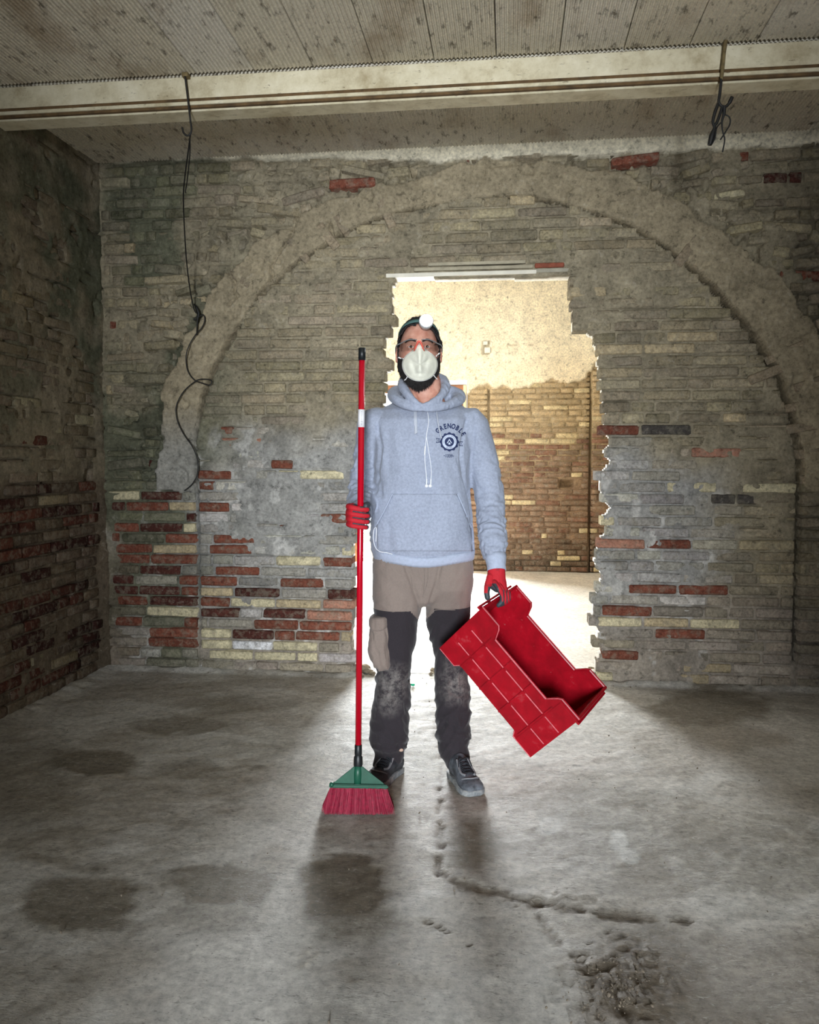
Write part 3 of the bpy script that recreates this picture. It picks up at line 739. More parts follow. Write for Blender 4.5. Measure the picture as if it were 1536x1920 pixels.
def flat_floor(name, x0, x1, y0, y1, step, rgb, seed, z0=0):
    xs = np.arange(x0, x1+step, step); ys = np.arange(y0, y1+step*.5, step); X, Y = np.meshgrid(xs, ys)
    n = fbm(X, Y, .3, 5, seed); z = z0+(n-.5)*.016
    c = lin(*rgb)*(.8+.4*n)[..., None]; idx = np.arange(X.size).reshape(X.shape)
    Q = np.stack([idx[:-1, :-1], idx[:-1, 1:], idx[1:, 1:], idx[1:, :-1]], -1).reshape(-1, 4)
    o = quads_mesh(name, np.stack([X, Y, z], -1).reshape(-1, 3), Q, M_FLOOR, None, c.reshape(-1, 3)); o['kind'] = 'structure'
    at = o.data.color_attributes['Col']; buf = np.empty(X.size*4, np.float32); at.data.foreach_get('color', buf)
    buf = buf.reshape(-1, 4); buf[:, 3] = .7; at.data.foreach_set('color', buf.ravel()); return o
flat_floor('floor_far', FX0, FX1, YW+.10, YF+.02, .04, (206, 200, 188), 340, .002)
flat_floor('floor_front', XL-.05, XR+.05, -3.1, .92, .08, (150, 146, 138), 350, -.002)
flat_floor('ground_outside', -4, 4, YF+.0, YF+8, .4, (200, 196, 186), 360, -.02)
# ------------------------------------------------------------------ figure helpers: P(px, py, q) is the point seen at a pixel, q metres in front of the man's plane
D0 = 3.24
def P(px, py, q=0.0, D=None):
    a, b = (px-768)/FPX, -(py-960)/FPX; h = cp+b*sp_; v = -sp_+b*cp; D = (D0 if D is None else D)-q
    r = D*a/h; return RGT*r+FWD*D+np.array([0, 0, CAMH+D*v/h])
def W3(r, f, u): return RGT*r+FWD*f+np.array([0, 0, CAMH+u])
def rfu(p): p = np.asarray(p, float); return p@RGT, p@FWD, p[..., 2]
PXM = 1/475.0
def ering(px, py, q, a, b, n=24, p=2.3, up=None):
    """horizontal super-ellipse ring centred on a pixel; a = half width (m), b = half depth (m)"""
    c = P(px, py, q); out = []
    for k in range(n):
        t = 2*PI*k/n; ct, st = math.cos(t), math.sin(t)
        x = a*math.copysign(abs(ct)**(2/p), ct); y = b*math.copysign(abs(st)**(2/p), st)
        out.append(c+RGT*x+FWD*y)
    return out
def lrings(rows, n=24, p=2.3):
    """rows: (y, x left, x right, q, half depth)"""
    return [ering((l+r)/2, y, q, (r-l)/2*PXM*(D0-q)/D0, d, n, p) for y, l, r, q, d in rows]
def limb(bm, pts, seg=16, flat=1.0):
    """pts: (px, py, q, radius): a tapering tube with round ends"""
    C3 = [Vector(P(a, b, q)) for a, b, q, r in pts]; R = [r for *_, r in pts]
    path, rad = [], []
    for i in range(len(C3)-1):
        for k in range(6):
            t = k/6; path.append(C3[i].lerp(C3[i+1], t)); rad.append(R[i]*(1-t)+R[i+1]*t)
    path.append(C3[-1]); rad.append(R[-1])
    for _ in range(3):
        path = [path[0]]+[(path[i-1]+path[i]*2+path[i+1])/4 for i in range(1, len(path)-1)]+[path[-1]]
    d0 = (path[0]-path[1]).normalized(); d1 = (path[-1]-path[-2]).normalized(); r0, r1 = rad[0], rad[-1]
    path = [path[0]+d0*r0*.95, path[0]+d0*r0*.7]+path+[path[-1]+d1*r1*.7, path[-1]+d1*r1*.95]
    rad = [r0*.3, r0*.72]+rad+[r1*.72, r1*.3]
    tube(bm, path, rad, seg)
def world_tube(bm, pts, rad, seg=12):
    path = smooth_path(pts, 5); R = []
    for i in range(len(rad)-1): R += [rad[i]+(rad[i+1]-rad[i])*k/5 for k in range(5)]
    R.append(rad[-1]); d0 = (path[0]-path[1]).normalized(); d1 = (path[-1]-path[-2]).normalized()
    path = [path[0]+d0*R[0]*.9, path[0]+d0*R[0]*.65]+path+[path[-1]+d1*R[-1]*.65, path[-1]+d1*R[-1]*.9]
    tube(bm, path, [R[0]*.4, R[0]*.76]+R+[R[-1]*.76, R[-1]*.4], seg)
def solid_mesh(bm, voxel, smooth=4):
    """fuse overlapping closed shapes into one continuous surface"""
    bmesh.ops.recalc_face_normals(bm, faces=bm.faces)
    me = bpy.data.meshes.new('tmp'); bm.to_mesh(me); bm.free(); o = bpy.data.objects.new('tmp', me); C.objects.link(o)
    m = o.modifiers.new('r', 'REMESH'); m.mode = 'VOXEL'; m.voxel_size = voxel
    if smooth: s = o.modifiers.new('s', 'SMOOTH'); s.iterations = smooth; s.factor = .5
    dg = bpy.context.evaluated_depsgraph_get(); me2 = bpy.data.meshes.new_from_object(o.evaluated_get(dg))
    bpy.data.objects.remove(o); bpy.data.meshes.remove(me); return me2
def getco(me):
    v = np.empty(len(me.vertices)*3); me.vertices.foreach_get('co', v); return v.reshape(-1, 3)
def getno(me):
    v = np.empty(len(me.vertices)*3); me.vertices.foreach_get('normal', v); return v.reshape(-1, 3)
def setco(me, v): me.vertices.foreach_set('co', v.astype(np.float32).ravel()); me.update()
def bvh_of(*mes):
    vs, fs, b = [], [], 0
    for me in mes:
        co = getco(me); vs += [tuple(c) for c in co]; fs += [tuple(i+b for i in p.vertices) for p in me.polygons]; b += len(co)
    return BVHTree.FromPolygons(vs, fs)
ORG = P(790, 1455, 0); ORG[2] = 0; ORG = Vector(ORG)
def fin(name, me, mat, parent, origin=ORG, smooth=True):
    """link a mesh given in world coordinates with its origin moved to the thing's base"""
    me.transform(Matrix.Translation(-origin)); me.materials.clear(); me.name = name
    for m in (mat if isinstance(mat, (list, tuple)) else [mat]): me.materials.append(m)
    if smooth: me.polygons.foreach_set('use_smooth', [True]*len(me.polygons))
    me.update(); o = bpy.data.objects.new(name, me); C.objects.link(o)
    if parent is None: o.location = origin
    else: o.parent = parent
    return o
def finbm(name, bm, mat, parent, origin=ORG, smooth=True):
    bmesh.ops.recalc_face_normals(bm, faces=bm.faces)
    me = bpy.data.meshes.new(name); bm.to_mesh(me); bm.free(); return fin(name, me, mat, parent, origin, smooth)
CAMV = Vector((0, 0, CAMH))
def cast(bvh, px, py, off=0.0):
    d = Vector(ray(px, py)).normalized(); h = bvh.ray_cast(CAMV, d)
    if h[0] is None: return None
    return h[0]-d*off
def drape(bvh, poly, step, off, thick=.003, curve=0):
    """a panel of cloth lying on the surface, its outline given in pixels"""
    xs = [p[0] for p in poly]; ys = [p[1] for p in poly]; bm = bmesh.new(); V = {}
    nx = int((max(xs)-min(xs))/step)+2; ny = int((max(ys)-min(ys))/step)+2; x0, y0 = min(xs), min(ys)
    for j in range(ny):
        X = x0+np.arange(nx)*step; ins = inside(poly, X, np.full(nx, y0+j*step)) if True else 0
        for i in range(nx):
            x, y = x0+i*step, y0+j*step
            if not ins[i]:
                # snap near-outline points on to it
                best = None
                for (ax, ay), (bx, by) in zip(poly, poly[1:]+poly[:1]):
                    dx, dy = bx-ax, by-ay; t = max(0, min(1, ((x-ax)*dx+(y-ay)*dy)/(dx*dx+dy*dy+1e-9))); q = (ax+t*dx, ay+t*dy); dd = math.hypot(q[0]-x, q[1]-y)
                    if best is None or dd < best[0]: best = (dd, q)
                if best[0] > step*.75: continue
                x, y = best[1]
            h = cast(bvh, x, y, off)
            if h is not None: V[i, j] = bm.verts.new(h)
    for (i, j) in list(V):
        q = [(i, j), (i, j+1), (i+1, j+1), (i+1, j)]
        if all(k in V for k in q):
            try: bm.faces.new([V[k] for k in q])
            except ValueError: pass
    for v in [v for v in bm.verts if not v.link_faces]: bm.verts.remove(v)
    bmesh.ops.recalc_face_normals(bm, faces=bm.faces)
    if bm.faces:
        f = bm.faces[:]; f = f[len(f)//2]
        if f.normal.dot(f.calc_center_median()-CAMV) > 0: bmesh.ops.reverse_faces(bm, faces=bm.faces[:])
    bmesh.ops.solidify(bm, geom=bm.faces[:], thickness=thick)
    return bm

def cloth_mat(name, rgb, fleck=.12, scale=160, rough=.95, dust=None, weave=500):
    m, nt, b = newmat(name); Pn = coords(nt, 'Object')
    n = N(nt, 'ShaderNodeTexNoise', Scale=scale, Detail=4, Roughness=.7); nt.links.new(Pn, n.inputs[0])
    n2 = N(nt, 'ShaderNodeTexNoise', Scale=7, Detail=4); nt.links.new(Pn, n2.inputs[0])
    c = mixn(nt, 1, L4(*rgb), ramp(nt, n.outputs[0], [(.3, G(1-fleck)), (.7, G(1+fleck))]), 'MULTIPLY')
    c = mixn(nt, 1, c, ramp(nt, n2.outputs[0], [(.3, G(.92)), (.7, G(1.05))]), 'MULTIPLY')
    if dust:
        for centre, rad, amt in dust[1]:
            cc = Vector(centre)-ORG
            sub = N(nt, 'ShaderNodeVectorMath', _operation='DISTANCE'); nt.links.new(Pn, sub.inputs[0]); sub.inputs[1].default_value = cc
            k = ramp(nt, sub.outputs['Value'], [(0, G(1)), (rad*.5, G(.5)), (rad, G(0))])
            nn = N(nt, 'ShaderNodeTexNoise', Scale=38, Detail=6, Roughness=.75); nt.links.new(Pn, nn.inputs[0])
            f = mixn(nt, 1, k, ramp(nt, nn.outputs[0], [(.4, G(0)), (.62, G(amt))]), 'MULTIPLY')
            c = mixn(nt, f, c, L4(*dust[0]))
    nt.links.new(c, b.inputs['Base Color']); b.inputs['Roughness'].default_value = rough; b.inputs['Specular IOR Level'].default_value = .15
    n3 = N(nt, 'ShaderNodeTexNoise', Scale=weave, Detail=2); nt.links.new(Pn, n3.inputs[0]); bump(nt, b, n3.outputs[0], .25, .001)
    b.inputs['Sheen Weight'].default_value = .15
    return m

# ------------------------------------------------------------------ body: one continuous figure
def head_pt(th, ph, off=0.0):
    """th: 0 = face front, + to viewer's right; ph: 0 top .. pi chin. local metres (right, front, up)"""
    s, c = math.sin(ph), math.cos(ph)
    x, y, z = math.sin(th)*s, math.cos(th)*s, c
    X, Y, Z = x*.076, y*(.094 if y > 0 else .100), z*.122
    if z < 0:
        t = -z; k_ = s**(-.38*t) if s > .05 else 1; X *= k_; Y *= k_; X *= 1-.15*t**1.8; 
        if y > 0: Y *= 1-.02*t
        else: Y *= 1-.42*t
    if z > .3: X *= 1-.06*(z-.3)
    if y > 0:
        g = lambda cx, cz, sx, sz: math.exp(-((X-cx)/sx)**2-((Z-cz)/sz)**2)
        Y += .024*g(0, -.032, .012, .022)+.012*g(0, -.008, .008, .02)-.011*(g(.031, 0, .017, .013)+g(-.031, 0, .017, .013))
        Y += .007*(g(.03, .022, .022, .009)+g(-.03, .022, .022, .009))+.006*(g(.045, -.03, .02, .02)+g(-.045, -.03, .02, .02))
        Y += .008*g(0, -.07, .022, .012)+.012*g(0, -.108, .034, .018)-.004*g(0, -.052, .02, .006)
        Y -= .006*(g(.07, .01, .02, .05)+g(-.07, .01, .02, .05))
    v = Vector((X, Y, Z))
    if off: v += Vector((x, y, z)).normalized()*off
    return v
HC = Vector(P(785.5, 655, .02)); HC.z = 1.682
HROT = Matrix.Rotation(math.radians(7), 3, 'X')   # chin lifted a little
def hw(v):
    v = HROT @ v; return HC+Vector(RGT)*v.x-Vector(FWD)*v.y+Vector((0, 0, 1))*v.z
def head_bm(bm, nt=64, nph=48):
    rings = [[hw(head_pt(2*PI*i/nt, .04+(PI-.08)*j/(nph-1))) for i in range(nt)] for j in range(nph)]
    loft(bm, rings)
ARM_L = [(882, 800, -.01, .052), (903, 855, -.02, .046), (918, 935, -.01, .040), (926, 1000, .06, .034), (931, 1062, .135, .025)]   # his left arm
ARM_R = [(704, 800, -.01, .050), (694, 855, -.03, .046), (682, 912, -.055, .042), (679, 940, .05, .036), (676, 962, .27, .024)]
def build_body():
    bm = bmesh.new(); head_bm(bm)
    loft(bm, lrings([(690, 764, 820, -.02, .05), (715, 765, 826, -.015, .058), (740, 764, 830, -.02, .062), (760, 755, 838, -.02, .07), (800, 740, 850, -.02, .075)], 24, 2))
    for sx in (-1, 1):   # ears
        c = hw(Vector((sx*.078, -.012, -.008))); loft(bm, [[c+Vector(RGT)*sx*o+Vector(FWD)*(math.cos(t)*a+.004)+Vector((0, 0, math.sin(t)*b)) for t in [2*PI*k/14 for k in range(14)]] for o, a, b in ((-.01, .012, .02), (.0, .015, .028), (.010, .018, .032), (.013, .013, .026))])
    for sx in (-1, 1):   # neck tendons down to the collar bones
        world_tube(bm, [P(797+sx*26, 715, -.02), P(797+sx*20, 740, .03), P(797+sx*9, 762, .05)], [.010, .011, .010])
    loft(bm, lrings([(762, 735, 850, -.02, .06), (785, 700, 885, -.02, .085), (830, 702, 880, -.01, .10), (900, 712, 872, -.01, .10), (980, 712, 874, 0, .10), (1050, 708, 878, 0, .09), (1090, 712, 874, 0, .08)]))
    limb(bm, ARM_L); limb(bm, ARM_R)
    limb(bm, [(931, 1062, .135, .023), (932, 1088, .155, .022)]); limb(bm, [(676, 962, .27, .022), (668, 966, .30, .02)])
    limb(bm, [(746, 1100, 0, .075), (742, 1200, .0, .068), (738, 1265, .01, .055), (730, 1340, -.02, .05), (726, 1430, -.03, .034)])
    limb(bm, [(841, 1100, 0, .075), (847, 1200, -.055, .055), (848, 1265, -.055, .05), (850, 1340, -.03, .047), (856, 1425, -.02, .034)])
    return solid_mesh(bm, .0042, 3)
body_me = build_body()
def skin_mat():
    m, nt, b = newmat('weathered_skin'); Pn = coords(nt, 'Object')
    n = N(nt, 'ShaderNodeTexNoise', Scale=30, Detail=5, Roughness=.6); nt.links.new(Pn, n.inputs[0])
    c = ramp(nt, n.outputs[0], [(.35, L4(190, 130, 110)), (.65, L4(214, 164, 144))])
    nt.links.new(c, b.inputs['Base Color']); b.inputs['Roughness'].default_value = .55
    b.inputs['Subsurface Weight'].default_value = .15; b.inputs['Subsurface Radius'].default_value = (.02, .008, .004); b.inputs['Subsurface Scale'].default_value = .3
    bump(nt, b, n.outputs[0], .15, .002); return m
M_SKIN = skin_mat()
BV_BODY = bvh_of(body_me)
person = fin('person', body_me, M_SKIN, None)
tag(person, 'bearded man in grey hooded sweatshirt, work trousers and red gloves standing before the doorway', 'person')
# eyes, brows
M_EYEW = simple('eye_white', (225, 218, 210), .3); M_IRIS = simple('dark_iris', (60, 44, 32), .2); M_HAIR = simple('dark_hair', (30, 27, 26), .75, noise_=.35, scale=120, bstr=.5)
for sx in (-1, 1):
    bm = bmesh.new(); bmesh.ops.create_uvsphere(bm, u_segments=20, v_segments=14, radius=.0118); bmesh.ops.translate(bm, verts=bm.verts, vec=hw(Vector((sx*.031, .0765, .0)))); e = finbm('eye', bm, M_EYEW, person)
    bm = bmesh.new(); bmesh.ops.create_uvsphere(bm, u_segments=16, v_segments=10, radius=.0056); bmesh.ops.scale(bm, verts=bm.verts, vec=(1, .4, 1)); bmesh.ops.translate(bm, verts=bm.verts, vec=hw(Vector((sx*.031, .0875, .0)))); finbm('iris', bm, M_IRIS, e)
    bm = bmesh.new()
    for dz, r in ((.0065, .0035), (-.0065, .0028)):
        world_tube(bm, [hw(Vector((sx*(.031+u), .0855-abs(u)*.25, dz*(1-(u/.02)**2)))) for u in (-.018, -.009, 0, .009, .018)], [r*.5, r, r, r, r*.5], 8)
    finbm('eyelid', bm, M_SKIN, e)
    bm = bmesh.new(); world_tube(bm, [hw(Vector((sx*u, y, z))) for u, y, z in ((.014, .097, .018), (.028, .097, .024), (.042, .089, .023), (.052, .079, .017))], [.0025, .0045, .004, .002], 8); finbm('eyebrow', bm, M_HAIR, person)
# hair and beard: shells over the head with loose strands along their edges
def shell(name, test, off, jit, mat, strands, sl, parent=person, seed=1):
    nt_, nph = 120, 90; bm = bmesh.new(); r = random.Random(seed); V = {}
    def vv(i, j):
        i %= nt_
        if (i, j) not in V:
            th, ph = 2*PI*i/nt_, .02+(PI-.04)*j/(nph-1)
            o = off(th, ph)+jit*(float(fbm(th*3, ph*3, .35, 3, seed+7))-.5)*2
            V[i, j] = (bm.verts.new(hw(head_pt(th, ph, o))), th, ph)
        return V[i, j][0]
    for i in range(nt_):
        for j in range(nph-1):
            th, ph = 2*PI*(i+.5)/nt_, .02+(PI-.04)*(j+.5)/(nph-1)
            if th > PI: th -= 2*PI
            if test(th+float(fbm(ph*9, th*9, .5, 2, seed)-.5)*.16, ph+float(fbm(th*9, ph*9, .5, 2, seed+3)-.5)*.12):
                bm.faces.new((vv(i, j), vv(i+1, j), vv(i+1, j+1), vv(i, j+1)))
    bmesh.ops.recalc_face_normals(bm, faces=bm.faces)
    roots = list(V.values())
    for _ in range(strands):
        v, th, ph = r.choice(roots); n = (v.co-HC).normalized(); t = n.cross(Vector((r.gauss(0, 1), r.gauss(0, 1), r.gauss(0, 1)))).normalized()
        base = v.co.copy()-n*.004; d = (n*.8+t*.5+Vector((0, 0, sl[1]))).normalized(); L = r.uniform(.4, 1)*sl[0]; s = d.cross(n).normalized()*.0009
        a, b_, c_ = bm.verts.new(base-s), bm.verts.new(base+s), bm.verts.new(base+d*L+Vector((0, 0, sl[1]*L*.3))); bm.faces.new((a, b_, c_))
    geom = [f for f in bm.faces if len(f.verts) == 4]; bmesh.ops.solidify(bm, geom=geom, thickness=.004)
    me = bpy.data.meshes.new(name); bm.to_mesh(me); bm.free(); return me
def hair_test(th, ph):
    a = abs(th)
    if a < .62: return ph < .78+.1*a
    if a < 1.15: return ph < .85+(a-.62)*.6
    if a < 1.75: return ph < 1.45
    return ph < 2.2
hair_me = shell('hair', hair_test, lambda th, ph: .012+.004*math.sin(th*5), .006, M_HAIR, 1500, (.016, .35), seed=3)
def beard_test(th, ph):
    a = abs(th)
    if a > 1.75: return False
    if a > 1.25: return 1.5 < ph < 2.35
    if a > .75: return ph > 1.80+(1.25-a)*.3
    return ph > 1.98+(0 if a > .35 else .0)
beard_me = shell('beard', beard_test, lambda th, ph: .009+.014*max(0, math.cos(th))*float(sst(2.1, 2.6, ph))+.010*float(sst(1.7, 2.2, ph)), .004, M_HAIR, 1800, (.014, -.7), seed=5)
BV_HEAD = BVHTree.FromPolygons(*(lambda ms: (sum([[tuple(c) for c in getco(m)] for m in ms], []), sum([[tuple(i+b for i in p.vertices) for p in m.polygons] for m, b in zip(ms, np.cumsum([0]+[len(m.vertices) for m in ms[:-1]]).tolist())], [])))([hair_me, beard_me]))
hair = fin('hair', hair_me, M_HAIR, person); beard = fin('beard', beard_me, M_HAIR, person)

# ------------------------------------------------------------------ hooded sweatshirt
def cloth_disp(me, fn):
    co, no = getco(me), getno(me); setco(me, co+no*fn(co, no)[:, None]); return me
def build_hoodie():
    bm = bmesh.new()
    loft(bm, lrings([(752, 750, 846, -.07, .05), (760, 728, 868, -.05, .075), (770, 710, 880, -.03, .10), (788, 700, 888, -.01, .120), (830, 699, 884, 0, .135), (890, 702, 882, .005, .140), (950, 697, 885, .008, .142), (1000, 694, 888, .01, .142), (1025, 695, 890, .01, .140), (1042, 699, 889, .008, .132), (1050, 702, 887, .006, .125)], 40, 2.35))
    limb(bm, [(880, 800, -.005, .078), (900, 850, -.01, .066), (916, 915, -.015, .060), (921, 965, .03, .057), (924, 1010, .085, .055), (927, 1036, .115, .050), (931, 1046, .125, .035)], 24)
    limb(bm, [(705, 800, -.005, .076), (694, 850, -.03, .064), (682, 905, -.06, .062), (680, 935, .02, .060), (678, 952, .14, .050), (676, 960, .22, .038)], 24)
    me = solid_mesh(bm, .0048, 6)
    def fn(co, no):
        r, f, z = rfu(co); px, py = proj(co[:, 0], co[:, 1], co[:, 2])
        arm = sst(884, 900, px)+sst(704, 694, px)
        low = sst(1.40, 1.02, z)
        slant = z+.25*(r-.1)
        rl = 1-np.abs(2*fbm(f*1.2+5, slant, .034, 2, 401)-1)
        h = arm*(.013*(rl-.8)*sst(1.42, 1.15, z)+.014*(1-np.abs(2*fbm(f+3, z, .022, 2, 405)-1)-.8)*sst(1.15, 1.06, z)*(px > 890)+.016*(1-np.abs(2*fbm(r*.7+3, z+f*.55, .026, 2, 407)-1)-.8)*(px < 704)*sst(1.42, 1.3, z))
        tor = 1-np.clip(arm, 0, 1)
        h += tor*(.012*(1-np.abs(2*fbm(r, z*.35+r*.3, .07, 3, 411)-1)-.8)+.006*(fbm(r, z, .05, 3, 415)-.5))
        # creases fanning from the armpits
        for pts, wd, dp in (([(876, 789), (866, 833), (865, 861), (884, 938), (885, 986), (890, 1030)], 2.2, .010), ([(708, 800), (715, 840), (708, 890), (702, 925), (697, 960)], 2.6, .008), ([(893, 780), (888, 830), (880, 880), (884, 930)], 2.4, .005), ([(858, 860), (872, 900), (884, 935)], 2.2, .004), ([(700, 880), (712, 905), (716, 930)], 3, .005), ([(690, 905), (704, 915), (712, 926)], 3, .006), ([(728, 985), (730, 1010), (727, 1040)], 2, .004)):
            h -= dp*sst(wd*2.4, 0, dist_poly(px, py, pts))*(no@FWD < -.1)
        return h
    return cloth_disp(me, fn)
hood_me = build_hoodie()
M_HOODIE = cloth_mat('heather_grey_fleece', (158, 166, 184), .16, 110)
M_RIB = cloth_mat('ribbed_grey_knit', (176, 186, 206), .1, 90)
BV_H = bvh_of(hood_me)
hoodie = fin('hoodie', hood_me, M_HOODIE, person)
hoodie['label'] = 'heather grey sweatshirt with navy printed crest'
# hem band and cuffs
def ribband(rows, p=2.35, n=120):
    bm = bmesh.new(); rings = []
    for y, l, r, q, d in rows:
        R0 = ering((l+r)/2, y, q, (r-l)/2*PXM*(D0-q)/D0, d, n, p); c = sum(R0)/n
        R1 = [c+(v-c)*(1+(.012 if k % 2 else -.004)) for k, v in enumerate(R0)]
        x = [(v-c)@RGT for v in R1]
        R1 = [v+np.array([0, 0, -.018*math.exp(-((xx-.0)/.12)**2)*max(0, -(v-c)@FWD)/d]) for v, xx in zip(R1, x)]
        rings.append(R1)
    loft(bm, rings, cap=False); bmesh.ops.recalc_face_normals(bm, faces=bm.faces); bmesh.ops.solidify(bm, geom=bm.faces[:], thickness=.004); return bm
finbm('hem_band', ribband([(1030, 698, 890, .008, .137), (1036, 699, 890, .008, .136), (1043, 701, 889, .008, .132), (1048, 702, 888, .007, .128)]), M_RIB, hoodie)
def cuff(pts, r0, r1, n=72):
    bm = bmesh.new(); A, B = Vector(pts[0]), Vector(pts[1]); d = (B-A).normalized(); u = d.orthogonal().normalized(); v = d.cross(u); rings = []
    for t, r in ((0, r0), (.3, r0*.96), (.7, r1), (1, r1*1.02)):
        rings.append([A.lerp(B, t)+(u*math.cos(a)+v*math.sin(a))*r*(1+(.02 if k % 2 else -.01)) for k, a in enumerate([2*PI*k/n for k in range(n)])])
    loft(bm, rings, cap=False); bmesh.ops.recalc_face_normals(bm, faces=bm.faces); bmesh.ops.solidify(bm, geom=bm.faces[:], thickness=.0035); return bm
finbm('cuff', cuff([P(929, 1040, .120), P(931.5, 1070, .145)], .041, .035), M_RIB, hoodie)
finbm('cuff', cuff([P(677, 958, .19), P(675, 963, .27)], .044, .036), M_RIB, hoodie)
# hood: folded collar ring round the neck and the bag of the hood behind it
bm = bmesh.new()
ring = [(792, 762, .105), (777, 752, .10), (762, 736, .07), (755, 722, .015), (762, 712, -.06), (795, 706, -.10), (826, 711, -.07), (836, 722, .01), (830, 739, .065), (812, 754, .10), (792, 762, .105)]
world_tube(bm, [P(*p) for p in ring], [.009, .013, .017, .020, .022, .024, .022, .020, .017, .013, .009], 12)
ring = [(792, 768, .105), (770, 764, .10), (748, 752, .065), (738, 742, .0), (748, 736, -.08), (797, 735, -.13), (850, 738, -.08), (862, 748, .0), (846, 757, .065), (815, 766, .10), (792, 768, .105)]
world_tube(bm, [P(*p) for p in ring], [.007, .013, .020, .024, .03, .034, .03, .024, .019, .012, .007], 12)
loft(bm, lrings([(725, 756, 842, -.075, .05), (745, 748, 850, -.085, .06), (775, 745, 852, -.10, .06), (810, 760, 838, -.10, .04)], 20, 2))
hm = solid_mesh(bm, .0045, 4)
cloth_disp(hm, lambda co, no: .006*(1-np.abs(2*fbm(rfu(co)[0]*1.5+rfu(co)[1], co[:, 2]+rfu(co)[0]*.3, .03, 2, 431)-1)-.8))
BV_HOOD = bvh_of(hm, bpy.data.meshes['hoodie']) if False else None
hood = fin('hood', hm, M_HOODIE, hoodie)
# pocket
pk = finbm('pocket', drape(BV_H, [(736, 926), (858, 926), (884, 990), (886, 1034), (708, 1034), (706, 984)], 4, .0035, .004), M_HOODIE, hoodie)
for pts in ([(736, 926), (722, 955), (706, 984)], [(858, 926), (872, 958), (884, 990)]):
    bm = bmesh.new(); pp = [cast(BV_H, *q, .009) for q in pts]; tube(bm, smooth_path(pp, 8), .0025, 6); finbm('seam', bm, M_RIB, pk)
# drawstrings of the hood
M_CORD = simple('grey_flat_cord', (182, 188, 200), .9, noise_=.1, scale=300)
def laid_tube(bvh, pts, off, r, seg=6, n=8):
    sp = smooth_path([(x, y, 0) for x, y in pts], n); out = []
    for p in sp:
        h = cast(bvh, p.x, p.y, off)
        if h is not None: out.append(h)
    for _ in range(3): out = [out[0]]+[(out[i-1]+out[i]*2+out[i+1])/4 for i in range(1, len(out)-1)]+[out[-1]]
    bm = bmesh.new(); tube(bm, out, r, seg); return bm
finbm('drawstring', drape(BV_H, [(775, 754), (781, 754), (783, 812), (777, 814)], 2, .009, .004), M_CORD, hoodie)
finbm('drawstring', laid_tube(BV_H, [(820, 758), (819, 775), (823, 800), (826, 815), (828, 822)], .008, .003), M_CORD, hoodie)

# printed crest, laid on the cloth
M_NAVY = simple('navy_print', (34, 46, 86), .8); M_PALEP = simple('pale_print', (196, 206, 226), .85)
bpy.context.view_layer.update()
def glyph_polys(ch, size, bold=.03):
    cu = bpy.data.curves.new('t', 'FONT'); cu.body = ch; cu.size = size; cu.align_x = 'CENTER'; cu.align_y = 'CENTER'; cu.offset = bold*size; cu.resolution_u = 3
    o = bpy.data.objects.new('t', cu); C.objects.link(o); dg = bpy.context.evaluated_depsgraph_get(); me = bpy.data.meshes.new_from_object(o.evaluated_get(dg))
    bm = bmesh.new(); bm.from_mesh(me); bmesh.ops.triangulate(bm, faces=bm.faces[:])
    bpy.data.objects.remove(o); bpy.data.meshes.remove(me); bpy.data.curves.remove(cu); return bm
def add_glyph(dst, ch, cx, cy, size, ang=0, bold=.03, sx=1.0):
    g = glyph_polys(ch, size, bold); mp = {}
    for v in g.verts:
        x, y = v.co.x*sx, v.co.y; X = x*math.cos(ang)+y*math.sin(ang); Y = -x*math.sin(ang)+y*math.cos(ang)
        mp[v.index] = (cx+X, cy-Y)
    g.verts.index_update(); dst.append([[mp[v.index] for v in f.verts] for f in g.faces]); g.free()
def flat_to_cloth(name, polys, off, mat, parent):
    bm = bmesh.new(); cache = {}
    for tri in polys:
        vs = []
        for x, y in tri:
            k = (round(x, 2), round(y, 2))
            if k not in cache:
                h = cast(BV_H, x, y, off); cache[k] = bm.verts.new(h) if h is not None else None
            vs.append(cache[k])
        if None in vs or len(set(vs)) < 3: continue
        try: bm.faces.new(vs)
        except ValueError: pass
    return finbm(name, bm, mat, parent, smooth=False)
def disc(cx, cy, r0, r1, n=48, scal=None):
    out = []; 
    def R(k, r): return r if scal is None or r != r1 else r*(1+scal*math.cos(k/n*2*PI*12))
    m = 3
    for k in range(n):
        for j in range(m):
            ra, rb = r0+(r1-r0)*j/m, r0+(r1-r0)*(j+1)/m
            q = []
            for kk, rr in ((k, ra), (k, rb), (k+1, rb), (k+1, ra)):
                rr2 = R(kk, rr) if j == m-1 and rr == rb else rr; t = kk/n*2*PI; q.append((cx+rr2*math.sin(t), cy-rr2*math.cos(t)))
            out.append(q if r0 > 0 or j > 0 else q[:3])
    return out
CX, CY = 842.8, 828.5
allp = []; gl = []
for k, ch in enumerate('GRENOBLE'):
    a = math.radians(-46+k*15.2); add_glyph(gl, ch, CX+29.5*math.sin(a), CY-29.5*math.cos(a), 12.8, a, .045, .76)
for g in gl: allp += g
gl = []; add_glyph(gl, '1339', CX-1, CY+26.5, 8.0, math.radians(3), .025, .9)
for dx in (-8.6, 8.6): allp += disc(CX-1+dx, CY+26.3+dx*.05, 0, .95, 10)
for g in gl: allp += g
allp += disc(CX, CY, 13.6, 17.3, 96, .055)
